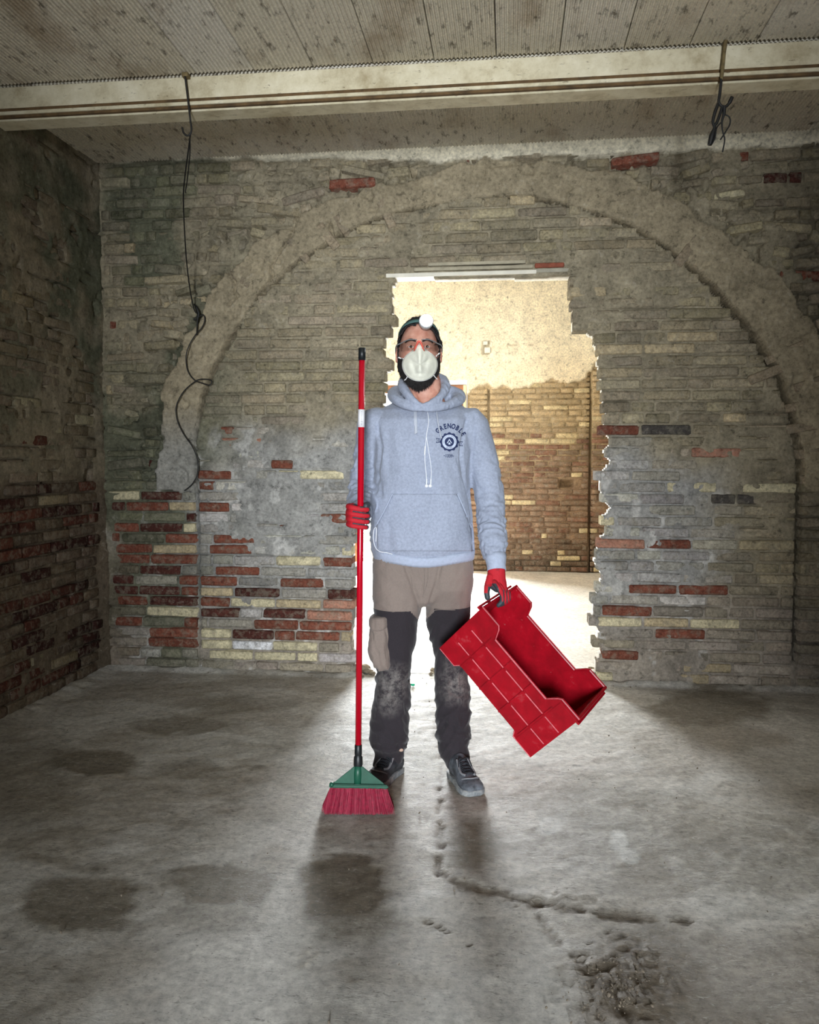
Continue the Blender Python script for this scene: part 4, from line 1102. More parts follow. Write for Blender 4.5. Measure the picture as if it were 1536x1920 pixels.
for s in (-1, 1):
    x = CX+s*17.5; y = CY+s*3.0
    for seg in (((0, -3), (7, -4), (7, -3), (0, -2)), ((0, 4), (7, 5), (7, 4), (0, 3)), ((7, -4), (4.5, .5), (5.3, .5), (8, -4)), ((7, 5), (4.5, .5), (5.3, .5), (8, 5)), ((0, -3), (1, -3), (1, 4), (0, 4)), ((2.4, -2.5), (3.2, -2.5), (3.2, 3.5), (2.4, 3.5))):
        allp.append([(x+s*a, y+b) for a, b in seg])
crest = flat_to_cloth('printed_crest', allp, .0022, M_NAVY, hoodie)
flat_to_cloth('printed_ring', disc(CX, CY, 9.0, 13.4, 48), .0018, M_PALEP, crest)
gl = []
for k, ch in enumerate('UNIVERSITE GRENOBLE'):
    a = math.radians(-100+k*11.1)
    if ch != ' ': add_glyph(gl, ch, CX+11.3*math.sin(a), CY-11.3*math.cos(a), 2.7, a, 0)
for k, ch in enumerate('ALPES'):
    a = math.radians(180+24-k*12); add_glyph(gl, ch, CX+11.3*math.sin(a), CY-11.3*math.cos(a), 3.6, a+PI, .01)
flat_to_cloth('printed_lettering', sum(gl, []), .0026, M_NAVY, crest)
flat_to_cloth('printed_disc', disc(CX, CY, 0, 8.8, 40), .0018, M_NAVY, crest)
flat_to_cloth('printed_chevron', [[(CX+s*a, CY+b) for a, b in q] for s in (-1, 1) for q in (((0, -6), (0, -3.2), (3.2, 2.6), (5, 2.2)),)]+[[(CX, CY+.6), (CX-2.2, CY+3.4), (CX-1.6, CY+5), (CX+1.6, CY+5), (CX+2.2, CY+3.4)]], .0030, M_PALEP, crest)

# ------------------------------------------------------------------ work trousers
LL = [(1035, 700, 800, 0, .11), (1060, 698, 800, 0, .115), (1100, 697, 798, 0, .115), (1135, 700, 793, 0, .112), (1165, 701, 785, .0, .105), (1208, 703, 780, .0, .095), (1240, 704, 771, .005, .088), (1270, 703, 770, .01, .085), (1310, 701, 771, .0, .083), (1350, 694, 770, -.01, .085), (1385, 692, 767, -.012, .085), (1396, 694, 766, -.012, .084), (1403, 700, 761, -.015, .074), (1420, 700, 757, -.02, .072), (1434, 698, 751, -.02, .07)]
LR = [(1035, 790, 887, 0, 0.11), (1060, 790, 888, 0, 0.115), (1100, 792, 888, -0.01, 0.115), (1135, 796, 884, -0.04, 0.100), (1165, 799, 881, -0.055, 0.084), (1208, 807, 880, -0.055, 0.078), (1240, 813, 880, -0.06, 0.073), (1270, 815, 880, -0.055, 0.075), (1310, 815, 883, -0.045, 0.078), (1350, 816, 885, -0.03, 0.085), (1380, 816, 885, -0.025, 0.085), (1388, 817, 880, -0.02, 0.078), (1402, 820, 879, -0.015, 0.072), (1418, 826, 881, -0.012, 0.072), (1432, 832, 882, -0.01, 0.07)]
def build_trousers():
    bm = bmesh.new(); loft(bm, lrings(LL, 32)); loft(bm, lrings(LR, 32)); loft(bm, lrings([(1035, 702, 886, 0, .108), (1080, 705, 884, 0, .108), (1105, 730, 860, 0, .100), (1125, 765, 822, 0, .085), (1134, 780, 808, 0, .06)], 32))
    me = solid_mesh(bm, .0055, 4)
    def fn(co, no):
        r, f, z = rfu(co); px, py = proj(co[:, 0], co[:, 1], co[:, 2])
        side = np.where(px < 793, 1, -1)
        rg = 1-np.abs(2*fbm(r*1.1+side, z*1.0+side*r*.8+f*.6, .045, 2, 501)-1)
        h = .010*(rg-.8)*sst(.72, .25, z)+.006*(rg-.8)+.004*(fbm(r*2, z, .05, 3, 505)-.5)
        front = (no@FWD < 0)
        for pts, wd, dp in (([(760, 1062), (772, 1095), (785, 1130), (790, 1150)], 2.5, .006), ([(826, 1062), (818, 1095), (806, 1130), (800, 1150)], 2.5, .006), ([(703, 1250), (730, 1290), (768, 1275)], 3, .006), ([(838, 1290), (858, 1305), (880, 1300)], 3, .006), ([(828, 1350), (850, 1368), (884, 1378)], 3, .007), ([(700, 1398), (730, 1402), (764, 1396)], 3, .008), ([(820, 1392), (850, 1396), (878, 1388)], 3, .007), ([(795, 1055), (794, 1100), (790, 1125)], 2, .003)):
            h -= dp*sst(wd*2.2, 0, dist_poly(px, py, pts))*front
        return h
    cloth_disp(me, fn); return me
tr_me = build_trousers(); BV_T = bvh_of(tr_me)
kn1, kn2 = P(738, 1282, .09), P(857, 1285, .025)
M_TBLACK = cloth_mat('black_work_cloth', (50, 46, 50), .12, 200, .9, ((150, 145, 140), [(kn1, .10, .8), (kn2, .10, .75), (P(728, 1320, .08), .07, .5), (P(845, 1245, .02), .05, .3)]))
M_TBROWN = cloth_mat('taupe_work_cloth', (134, 122, 114), .1, 220, .92)
ZYOKE = float(P(790, 1146, .10)[2])
bm = bmesh.new(); bm.from_mesh(tr_me); bmesh.ops.bisect_plane(bm, geom=bm.verts[:]+bm.edges[:]+bm.faces[:], plane_co=(0, 0, ZYOKE), plane_no=(0, 0, 1)); bm.to_mesh(tr_me); bm.free()
trousers = fin('trousers', tr_me, [M_TBLACK, M_TBROWN], person)
cen = np.array([p.center[:] for p in tr_me.polygons])+np.array(ORG); px, py = proj(cen[:, 0], cen[:, 1], cen[:, 2])
VG = [(768, 1030), (768, 1145), (785, 1163), (793, 1150), (799, 1162), (814, 1147), (814, 1030)]
brown = (cen[:, 2] > ZYOKE)|inside(VG, px, py)
tr_me.polygons.foreach_set('material_index', brown.astype(np.int32)); tr_me.update()
for pts in ([(700, 1145), (735, 1147), (768, 1146), (785, 1162)], [(799, 1161), (814, 1144.5), (850, 1143.5), (881, 1142.5)], [(770, 1050), (772, 1095), (783, 1135)], [(822, 1050), (816, 1095), (806, 1135)], [(697, 1058), (700, 1075), (712, 1052)], [(880, 1056), (884, 1075), (888, 1095)], [(795, 1056), (796, 1090), (793, 1120)], [(802, 1056), (802, 1085), (797, 1108), (793, 1118)]):
    pp = [cast(BV_T, *q, .0012) for q in pts]; pp = [q for q in pp if q is not None]
    if len(pp) > 1: bm = bmesh.new(); tube(bm, smooth_path(pp, 10), .0016, 5); finbm('seam', bm, M_TBROWN, trousers)
def pillow(rows, seed, amp):
    bm = bmesh.new(); loft(bm, lrings(rows, 28, 2.6)); me = solid_mesh(bm, .004, 3)
    cloth_disp(me, lambda co, no: amp*(1-np.abs(2*fbm(rfu(co)[0]*1.6+seed, co[:, 2]*.5+rfu(co)[0]*.8, .035, 3, 700+seed)-1)-.8)); return me
cargo = fin('cargo_pocket', pillow([(1158, 698, 728, .05, .055), (1168, 693, 731, .052, .058), (1190, 691, 733, .054, .062), (1216, 690, 735, .056, .064), (1235, 693, 736, .056, .062), (1248, 701, 734, .055, .056), (1255, 709, 727, .055, .045)], 1, .014), M_TBROWN, trousers)
fin('pocket_flap', pillow([(1153, 697, 728, .052, .056), (1156, 693, 730, .054, .062), (1168, 691, 732, .055, .066), (1174, 691.5, 730, .056, .067), (1178, 695, 722, .056, .062)], 2, .006), M_TBROWN, cargo)
bm = bmesh.new(); c_ = P(758, 1406, .07)
bmesh.ops.create_uvsphere(bm, u_segments=10, v_segments=8, radius=.009); bmesh.ops.scale(bm, verts=bm.verts, vec=(1.1, .5, .8)); bmesh.ops.translate(bm, verts=bm.verts, vec=cast(BV_T, 752, 1406, -.001) or c_)
finbm('worn_patch', bm, simple('worn_pale_cloth', (200, 170, 150), .9), trousers)

# ------------------------------------------------------------------ shoes
M_SHOE = [simple('dusty_black_leather', (62, 66, 72), .7, scale=30, bstr=.3, rgb2=(104, 110, 118)), simple('dark_leather', (40, 42, 48), .6, scale=26, bstr=.25, rgb2=(66, 70, 76))]
M_SOLE = simple('grey_dusty_sole', (120, 126, 130), .8, scale=40, bstr=.3, rgb2=(160, 162, 160)); M_LACE = simple('black_lace', (32, 34, 40), .8); M_PATCH = simple('grey_suede_strip', (128, 130, 134), .85, noise_=.2, scale=50)
def shoe(heel, toe, mat, label, zoff=0.0):
    A, B = Vector(heel), Vector(toe); A.z = B.z = zoff; d = (B-A); L = d.length; d.normalize(); s = d.cross(Vector((0, 0, 1))).normalized(); up = Vector((0, 0, 1))
    def ring(t, w, h, z0, p=2.6, sh=0, n=28):
        out = []
        for k in range(n):
            a = 2*PI*k/n; x = math.copysign(abs(math.cos(a))**(2/p), math.cos(a))*w; z = math.copysign(abs(math.sin(a))**(2/p), math.sin(a))
            zz = z0+(h-z0)*(z+1)/2; x *= 1-.28*max(0, z)**1.5
            out.append(A+d*(t*L)+s*(x+sh)+up*zz)
        return out
    bm = bmesh.new()
    loft(bm, [ring(t, w, h, .012, sh=sh) for t, w, h, sh in ((.01, .022, .05, 0), (.04, .033, .085, 0), (.12, .037, .105, 0), (.25, .037, .108, 0), (.38, .036, .098, .001), (.5, .038, .080, .002), (.62, .043, .066, .004), (.76, .047, .056, .004), (.88, .044, .049, .002), (.95, .035, .043, 0), (.99, .022, .034, 0))])
    me = solid_mesh(bm, .0035, 3); b = bvh_of(me); o = fin('shoe', me, mat, person); o['label'] = label
    bm = bmesh.new(); prof = [(.0, .024), (.03, .034), (.12, .040), (.3, .039), (.45, .040), (.62, .047), (.76, .051), (.88, .048), (.96, .038), (1.0, .022)]
    lo = [A+d*(t*L)+s*(w+.002) for t, w in prof]+[A+d*(t*L)-s*(w-.002) for t, w in prof[::-1]]
    loft(bm, [[v+up*z+(v-(A+B)/2)*k for v in lo] for z, k in ((.001, -.02), (.004, .0), (.018, .01), (.022, -.01))]); finbm('sole', bm, M_SOLE, o)
    def top(t, x):
        q = A+d*(t*L)+s*x+up*.3; h = b.ray_cast(q, -up); return (h[0] if h[0] is not None else A+d*(t*L)+s*x+up*.05)+up*.003
    for i in range(5):
        t = .40+i*.065; w = .017+.002*i; bm = bmesh.new(); tube(bm, smooth_path([top(t, -w), top(t+.012, -w*.4)+up*.003, top(t+.03, w*.4)+up*.003, top(t+.04, w)], 4), .0026, 6)
        tube(bm, smooth_path([top(t, w), top(t+.012, w*.4)+up*.003, top(t+.03, -w*.4)+up*.003, top(t+.04, -w)], 4), .0026, 6); finbm('lace', bm, M_LACE, o)
    for sx in (-1, 1):
        bm = bmesh.new(); tube(bm, smooth_path([top(.36, sx*.022), top(.5, sx*.026), top(.64, sx*.028), top(.72, sx*.018)], 5), .005, 6); finbm('eyelet_strip', bm, M_PATCH, o)
    bm = bmesh.new(); tube(bm, smooth_path([top(.74, -.036)-up*.004, top(.80, -.02), top(.82, 0), top(.80, .02), top(.74, .036)-up*.004], 5), .003, 6); finbm('toe_seam', bm, M_PATCH, o)
    for k in range(2):
        bm = bmesh.new(); a_ = .38+k*.02
        tube(bm, smooth_path([top(.42, (-1)**k*.004)+up*.004, top(.44, (-1)**k*.02)+up*.016, top(.52, (-1)**k*.028)+up*.004], 5), .0022, 6); finbm('lace', bm, M_LACE, o)
    return o
hl = onZ(852, 1452); tl = onZ(893, 1494); shoe(hl, tl, M_SHOE[0], 'dusty grey work shoe with pale sole')
hr = onZ(738, 1450); trr = onZ(700, 1477); shoe(hr-(trr-hr)*.25, trr+(trr-hr)*.05, M_SHOE[1], 'blackened work shoe against the broom')

# ------------------------------------------------------------------ gloves
def glove_mats():
    m, nt, b = newmat('red_knit_glove'); Pn = coords(nt, 'Object')
    n = N(nt, 'ShaderNodeTexNoise', Scale=45, Detail=4); nt.links.new(Pn, n.inputs[0])
    c = mixn(nt, ramp(nt, n.outputs[0], [(.58, G(0)), (.72, G(.7))]), mixn(nt, 0, L4(190, 24, 40), G(0)), L4(96, 28, 36))
    nt.links.new(c, b.inputs['Base Color']); b.inputs['Roughness'].default_value = .8
    n3 = N(nt, 'ShaderNodeTexNoise', Scale=600, Detail=2); nt.links.new(Pn, n3.inputs[0]); bump(nt, b, n3.outputs[0], .3, .001)
    return m
M_GLR = glove_mats(); M_GLB = simple('grey_rubber_coating', (58, 66, 72), .55, noise_=.25, scale=60, bstr=.3)
def FR(base, dr, dq, dz=0):   # offset in the man's right / toward camera / up
    return Vector(base)+Vector(RGT)*dr-Vector(FWD)*dq+Vector((0, 0, dz))
BROOM_D = 2.885
def pole(py): return P(679-7*(py-655)/745.0, py, D=BROOM_D)
def make_glove(bm, darkfn, label):
    me = solid_mesh(bm, .0015, 2); cloth_disp(me, lambda co, no: .0006*(fbm(co[:, 0]*1.3+co[:, 1], co[:, 2], .006, 2, 601)-.5))
    cen = np.array([p.center[:] for p in me.polygons]); nor = np.array([p.normal[:] for p in me.polygons])
    o = fin('glove', me, [M_GLR, M_GLB], person); me.polygons.foreach_set('material_index', darkfn(cen, nor).astype(np.int32)); me.update(); o['label'] = label
    return o
# his right hand, closed round the broom pole
bm = bmesh.new(); seams = []
rows = [951, 962.3, 973.5, 984]; rads = [.0095, .0098, .0096, .0085]; tl_ = [1.0, 1.04, 1.0, .85]
for i, (y, rr) in enumerate(zip(rows, rads)):
    c = Vector(pole(y)); k = tl_[i]; dz = -.004
    pts = [FR(c, -.040, -.030, .002), FR(c, -.042, -.004, .002), FR(c, -.030, .022, 0), FR(c, -.010, .0245, dz), FR(c, .012*k, .0225, dz*1.5), FR(c, .026*k, .010, dz*2), FR(c, .024*k, -.008, dz*2)]
    world_tube(bm, pts, [rr*1.15, rr*1.18, rr*1.1, rr*1.05, rr, rr*.95, rr*.85], 12)
c0 = Vector(pole(966)); wr = FR(c0, -.012, -.115, .004)
loft(bm, [[FR(p_, a*math.cos(t), 0, b*math.sin(t))+Vector((0, 0, 0)) for t in [2*PI*k/16 for k in range(16)]] for p_, a, b in ((wr, .027, .026), (FR(c0, -.016, -.085, .002), .028, .030), (FR(c0, -.024, -.055, 0), .030, .037), (FR(c0, -.030, -.032, 0), .026, .042), (FR(c0, -.036, -.018, 0), .015, .040))])
world_tube(bm, [FR(c0, -.005, -.085, .012), FR(c0, .010, -.055, .024), FR(c0, .022, -.028, .034), FR(c0, .024, -.002, .036), FR(c0, .020, .016, .034)], [.015, .0145, .0125, .0115, .010], 12)
def dark_r(cen, nor):
    v = cen-np.array(c0); r, f, z = v@RGT, v@FWD, v[:, 2]
    zs_ = [float(pole(y)[2])-float(c0[2])-.004 for y in (956.6, 967.9, 978.8)]; gap = np.zeros(len(z), bool)
    for q in zs_: gap |= np.abs(z+.16*np.maximum(r, -.02)+.002-q) < .0024
    return (gap&(r > -.026)&(f < -.005))|((r > .022)&(f > -.018))|((r > -.012)&(f > -.006))|(z > .028)&(r > .0)|((nor@RGT > .5)&(r > -.03)&(f > 0))
make_glove(bm, dark_r, 'red knitted glove closed round the broom pole')
# his left hand, hooked over the crate rim
bm = bmesh.new()
QH = .125; g = lambda x, y, q: Vector(P(x, y, q+QH))
rim = g(945, 1117, .012)
loft(bm, [[g(x, y, q)+Vector(RGT)*a*math.cos(t)-Vector(FWD)*b*math.sin(t) for t in [2*PI*k/18 for k in range(18)]] for x, y, q, a, b in ((931, 1060, .02, .033, .026), (931, 1074, .025, .034, .026), (930, 1086, .030, .038, .028), (932, 1096, .035, .038, .028), (936, 1104, .038, .032, .026), (940, 1110, .038, .024, .022))])
world_tube(bm, [g(920, 1082, .04), g(915, 1097, .06), g(913, 1110, .075), g(914.5, 1121, .078)], [.016, .0135, .0115, .0105], 12)
for k, (dx, dq, rr) in enumerate(((0, .078, .0096), (6.2, .053, .0098), (12, .028, .0096), (17, .004, .0086))):
    world_tube(bm, [g(927+dx*.6, 1092, .02+dq*.5), g(935+dx*.75, 1103+k*.5, .012+dq), g(941+dx*.8, 1115, .008+dq), g(942+dx*.72, 1126-k, .006+dq), g(935+dx*.7, 1135-k*1.5, .002+dq)], [rr*1.15, rr*1.12, rr*1.05, rr, rr*.92], 12)
def dark_l(cen, nor):
    px, py = proj(cen[:, 0], cen[:, 1], cen[:, 2]); dn = nor@RGT
    tip = (py > 1112)&(px < 924)
    inner = (px > 918)&(px < 944)&(py > 1094)&((dn < -.25)|(nor[:, 2] < -.55))
    tips = (py > 1128)&(px < 946)
    for k, xg in enumerate((944.5, 950.5, 956)): tips = tips|((np.abs(px-xg-(py-1105)*.02*k) < .9)&(py > 1106))
    return tip | inner | tips | ((px < 921)&(py > 1100)&(dn > .3))
make_glove(bm, dark_l, 'red knitted glove hooked over the crate rim')

# ------------------------------------------------------------------ dust mask
def hq(px, py, off):   # head, hair or beard surface, whichever is nearer the camera
    hs = [h for h in (cast(BV_BODY, px, py, off), cast(BV_HEAD, px, py, off)) if h is not None]
    return min(hs, key=lambda h: (h-CAMV).length) if hs else None
def build_mask():
    bm = bmesh.new(); nt_, nr = 72, 14; cx, cyy = 787.5, 683.0
    def outl(t):   # t from top clockwise, pixel offsets
        s, c = math.sin(t), math.cos(t)
        x = 33.0*math.copysign(abs(s)**.95, s); y = -(31.5 if c < 0 else 27)*c
        if c > 0: y -= 9.5*math.exp(-(x/9.5)**2); x *= 1-.10*c*c
        return x, y
    rim = []
    for i in range(nt_):
        x, y = outl(2*PI*i/nt_); h = hq(cx+x*.97, cyy+y*.97, .002); q = (D0-np.array(h)@FWD) if h is not None else .07
        rim.append((x, y, max(.072, min(.135, q))))
    qs = [r[2] for r in rim]
    for _ in range(6): qs = [(qs[i-1]+qs[i]*2+qs[(i+1) % nt_])/4 for i in range(nt_)]
    rings = []
    for j in range(nr+1):
        u = j/nr; ring = []
        for i in range(nt_):
            x, y, _ = rim[i]; X, Y = x*(1-u), y*(1-u); dome = .052*(1-(1-u)**2.2)
            if j == 0: dome = .0
            q = qs[i]*(1-u)+.100*u+dome+(.004 if 0 < j <= 1 else 0)
            q += .008*math.exp(-(X/4.0)**2)*float(sst(30, 5, abs(Y+3)))*(u > .05)                      # ridge down the middle
            q -= .007*math.exp(-((X+12-Y*.25)/4.5)**2-((Y-4)/14)**2)+.006*math.exp(-((X-11+Y*.3)/4.5)**2-((Y+8)/16)**2)+.006*math.exp(-((Y-17-abs(X)*.1)/3.0)**2-(X/16)**2)
            q += .0035*(float(fbm(X, Y, 9, 2, 650))-.5)*(u > .1)
            ring.append(P(cx+X, cyy+Y, q))
        rings.append(ring)
    fl = [P(cx+x*1.02, cyy+y*1.02, qs[i]+.001) for i, (x, y, _) in enumerate(rim)]
    loft(bm, [fl]+rings, cap=False); bm.verts.ensure_lookup_table()
    bmesh.ops.recalc_face_normals(bm, faces=bm.faces); bmesh.ops.solidify(bm, geom=bm.faces[:], thickness=.002)
    edge = [P(cx+x*.985, cyy+y*.985, qs[i]+.004) for i, (x, y, _) in enumerate(rim)]; edge.append(edge[0])
    return bm, edge
M_MASK = simple('white_felt_mask', (226, 226, 210), .95, noise_=.06, scale=60, bstr=.15); M_ELAS = simple('white_elastic', (235, 235, 232), .8)
bm, edge = build_mask(); MO = Vector(P(787, 683, .07)); mask = finbm('dust_mask', bm, M_MASK, None, MO); tag(mask, 'white cup dust mask strapped over the bearded man\'s nose and mouth', 'mask')
bm = bmesh.new(); tube(bm, edge, .0022, 6, cap=False); finbm('mask_edge', bm, M_ELAS, mask, MO)
BV_HB = bvh_of(bpy.data.meshes['person']) if False else None
def strap(pts, r, mat, parent, org, name='strap', off=.003):
    out = []
    for p_ in smooth_path([(x, y, 0) for x, y in pts], 6):
        h = hq(p_.x, p_.y, off)
        if h is not None: out.append(h)
    if len(out) < 2: return
    bm = bmesh.new(); tube(bm, out, r, 6); finbm(name, bm, mat, parent, org)
strap([(757, 673), (751, 671.5), (746.5, 670)], .0028, M_ELAS, mask, MO); strap([(818, 668), (821, 665), (824.5, 662)], .0028, M_ELAS, mask, MO)
strap([(765, 704), (762, 710), (758.5, 713)], .0020, M_ELAS, mask, MO); strap([(812, 701), (816, 707), (820, 711)], .0020, M_ELAS, mask, MO)

# ------------------------------------------------------------------ clear safety glasses with red nose bridge
mg, ntg, bg = newmat('clear_plastic')
bg.inputs['Base Color'].default_value = (.95, .97, .97, 1); bg.inputs['Transmission Weight'].default_value = 1; bg.inputs['Roughness'].default_value = .05; bg.inputs['IOR'].default_value = 1.12; bg.inputs['Alpha'].default_value = .35
GO = hw(Vector((0, .11, .01))); M_RED = simple('red_rubber', (214, 84, 66), .5); M_CLRF = simple('pale_clear_frame', (120, 122, 122), .25)
bm = bmesh.new()
for sx in (-1, 1):
    rows_ = []
    for j in range(7):
        zz = .020-.040*j/6; rows_.append([hw(Vector((sx*(.010+.060*i/9), .112-.42*(.010+.060*i/9)**2/.07-.012*(i/9)**3, zz*(1-.25*(i/9)**2)-.004*(j == 6)*(i < 3)))) for i in range(10)])
    loft(bm, rows_, cap=False, closed=False)
bmesh.ops.solidify(bm, geom=bm.faces[:], thickness=.0015)
gls = finbm('safety_glasses', bm, mg, None, GO); tag(gls, 'clear safety glasses with red nose bridge worn above the white mask', 'glasses')
bm = bmesh.new()
world_tube(bm, [hw(Vector((-.019, .104, -.022))), hw(Vector((-.011, .113, -.004))), hw(Vector((-.004, .117, .010))), hw(Vector((.004, .117, .010))), hw(Vector((.011, .113, -.004))), hw(Vector((.019, .104, -.022)))], [.0026, .0032, .0036, .0036, .0032, .0026], 8); finbm('nose_bridge', bm, M_RED, gls, GO)
for sx in (-1, 1):
    bm = bmesh.new(); world_tube(bm, [hw(Vector((sx*.010, .113, .020))), hw(Vector((sx*.04, .106, .021))), hw(Vector((sx*.070, .080, .014))), hw(Vector((sx*.086, .06, .010))), hw(Vector((sx*.090, .0, .004))), hw(Vector((sx*.086, -.05, -.012)))], [.0016, .0018, .0022, .0026, .0026, .0022], 8); finbm('temple_arm', bm, M_CLRF, gls, GO)

# ------------------------------------------------------------------ headlamp
LC = hw(Vector((.026, .108, .088))); HO = LC.copy()
M_STRAP = simple('teal_elastic_strap', (70, 104, 100), .85, noise_=.15, scale=200); M_LH = simple('pale_lamp_housing', (190, 196, 196), .4)
bm = bmesh.new(); ringp = []
for k in range(49):
    th = 2*PI*k/48; ph = .74-.02*math.cos(th)+.38*(1-math.cos(th))/2; ringp.append((th, ph))
loft(bm, [[hw(head_pt(th, ph+dp, .019)) for th, ph in ringp] for dp in (-.085, 0, .085)], cap=False, closed=False)
bmesh.ops.recalc_face_normals(bm, faces=bm.faces); bmesh.ops.solidify(bm, geom=bm.faces[:], thickness=.003)
hl_ = finbm('headlamp', bm, M_STRAP, None, HO); tag(hl_, 'switched-on headlamp on a teal elastic band round the man\'s forehead', 'headlamp')
ax = (hw(Vector((.03, 1, .12)))-hw(Vector((0, 0, 0)))).normalized(); u_ = ax.orthogonal().normalized(); v_ = ax.cross(u_)
def lring(o, r): return [LC+ax*o+(u_*math.cos(t)+v_*math.sin(t))*r for t in [2*PI*k/28 for k in range(28)]]
bm = bmesh.new(); loft(bm, [lring(-.03, .018), lring(-.022, .024), lring(0, .027), lring(.012, .0275), lring(.015, .025)]); lh = finbm('lamp_housing', bm, M_LH, hl_, HO)
me_, nte, be = newmat('lamp_light'); be.inputs['Emission Color'].default_value = (.92, .97, 1, 1); be.inputs['Emission Strength'].default_value = 60
bm = bmesh.new(); loft(bm, [lring(.0145, .024), lring(.019, .020), lring(.0225, .012), lring(.0235, .004)]); finbm('lamp_lens', bm, me_, lh, HO)
ld = bpy.data.lights.new('headlamp_beam', 'SPOT'); ld.energy = 60; ld.spot_size = math.radians(130); ld.spot_blend = 1; ld.shadow_soft_size = .02; ld.color = (.9, .96, 1)
lo_ = bpy.data.objects.new('headlamp_beam', ld); C.objects.link(lo_); lo_.location = LC+ax*.04; lo_.rotation_euler = (ax+Vector((0, 0, .12))).to_track_quat('-Z', 'Y').to_euler()

# ------------------------------------------------------------------ earphones hanging down the sweatshirt
M_EAR = simple('white_plastic_cable', (236, 240, 246), .4); EO = Vector(P(798, 850, .15))
ear = empty('earphones', EO); tag(ear, 'white wired earphones hanging down the front of the grey sweatshirt', 'earphones')
def epart(name, bm): return finbm(name, bm, M_EAR, ear, EO)
epart('cable', laid_tube(BV_H, [(801, 768), (804, 790), (800, 815), (798, 838), (797, 850), (797, 866), (799, 885), (800, 900)], .006, .0016))
epart('cable', laid_tube(BV_H, [(800, 820), (803, 840), (807, 865), (809, 885), (808, 900)], .006, .0013))
epart('microphone', laid_tube(BV_H, [(797.5, 836), (796.5, 853)], .008, .0032))
bm = laid_tube(BV_H, [(705, 1016), (706, 992), (704, 989), (701, 994), (700, 1010), (704, 1026), (712, 1034), (724, 1036), (736, 1039)], .007, .0018)
cb = epart('cable', bm)
for s, x in ((-1, 800), (1, 808)):
    epart('stem', laid_tube(BV_H, [(x+.3, 898), (x-.2 if s > 0 else x, 908)], .008, .0028))
    h = cast(BV_H, x-1.2 if s > 0 else x-.2, 911, .010); bm = bmesh.new(); bmesh.ops.create_uvsphere(bm, u_segments=14, v_segments=10, radius=.0072); bmesh.ops.translate(bm, verts=bm.verts, vec=h); epart('earbud', bm)
# ------------------------------------------------------------------ broom
BO = Vector(pole(1425)); BO.z = 0
broom = empty('broom', BO); tag(broom, 'red-handled broom with green head and crimson bristles held upright by the man', 'broom')
def bp(name, bm, mat, parent=None, smooth=True): return finbm(name, bm, mat, parent or broom, BO, smooth)
M_POLE = simple('glossy_red_pole', (186, 8, 34), .22); M_BLK = simple('black_plastic', (22, 26, 28), .45); M_GRNP = simple('green_plastic', (26, 84, 64), .45, noise_=.2, scale=30); M_LBL = simple('white_label', (232, 232, 236), .6)
T, Bt = Vector(pole(675)), Vector(pole(1398))
bm = bmesh.new(); tube(bm, [T, Bt], .0112, 20); po = bp('pole', bm, M_POLE)
bm = bmesh.new(); A = Vector(pole(652)); tube(bm, [A+Vector((0, 0, -.0005)), A-Vector((0, 0, .001)), Vector(pole(676))], [.010, .0126, .0126], 20); bp('end_cap', bm, M_BLK)
bm = bmesh.new(); tube(bm, [Vector(pole(768)), Vector(pole(801))], .0119, 20); bp('label', bm, M_LBL, po)
lb = bmesh.new(); r_ = random.Random(4)
for k in range(9):
    y = 772+k*3; a, b_ = Vector(pole(y)), Vector(pole(y+1.2)); c = -Vector(FWD)*.0120+Vector(RGT)*.0015
    wv = Vector(RGT)*r_.uniform(.001, .003); v = [lb.verts.new(p_) for p_ in (a+c-wv, a+c+wv, b_+c+wv, b_+c-wv)]; lb.faces.new(v)
bp('barcode_print', lb, simple('grey_print', (150, 150, 155), .7), po)
bm = bmesh.new(); tube(bm, [Vector(pole(1395)), Vector(pole(1397)), Vector(pole(1414)), Vector(pole(1416)), Vector(pole(1420)), Vector(pole(1434)), Vector(pole(1442))], [.010, .0135, .0135, .0120, .0160, .0165, .0125], 20); bp('screw_socket', bm, M_BLK)
def bx3(pts_f, pts_b): 
    bm = bmesh.new(); loft(bm, [pts_f, pts_b]); return bm
Q = lambda x, y, D: Vector(P(x, y, D=D))
# the head lies slightly turned; its plate, cone and neck
D1 = BROOM_D
def fan(q): return [Q(665, 1436, D1-q), Q(679, 1436, D1-q), Q(716, 1468, D1-q), Q(725, 1472, D1-q), Q(725, 1478, D1-q), Q(619, 1478, D1-q), Q(619, 1470, D1-q), Q(630, 1466, D1-q)]
bm = bx3(fan(.010), fan(-.010)); es = [e for e in bm.edges]; bmesh.ops.bevel(bm, geom=es, offset=.003, segments=2, affect='EDGES'); hd = bp('broom_head', bm, M_GRNP, smooth=False)
bm = bmesh.new(); tube(bm, [Q(671.5, 1434, D1-.002), Q(671, 1450, D1-.004), Q(670.5, 1474, D1-.006)], [.014, .015, .013], 18); bp('neck', bm, M_GRNP, hd)
def bar(q, y0, y1, x0, x1): return [Q(x0, y0, D1-q), Q(x1, y0+2, D1-q), Q(x1, y1+2, D1-q), Q(x0, y1, D1-q)]
bm = bx3(bar(.024, 1470, 1478, 617, 728), bar(-.026, 1470, 1478, 617, 728)); bmesh.ops.bevel(bm, geom=bm.edges[:], offset=.004, segments=3, affect='EDGES'); bp('bristle_block', bm, M_GRNP, hd, False)
bm = bmesh.new(); bmesh.ops.create_uvsphere(bm, u_segments=12, v_segments=8, radius=.009); bmesh.ops.translate(bm, verts=bm.verts, vec=Q(622, 1471, D1-.02)); bp('knob', bm, M_GRNP, hd)
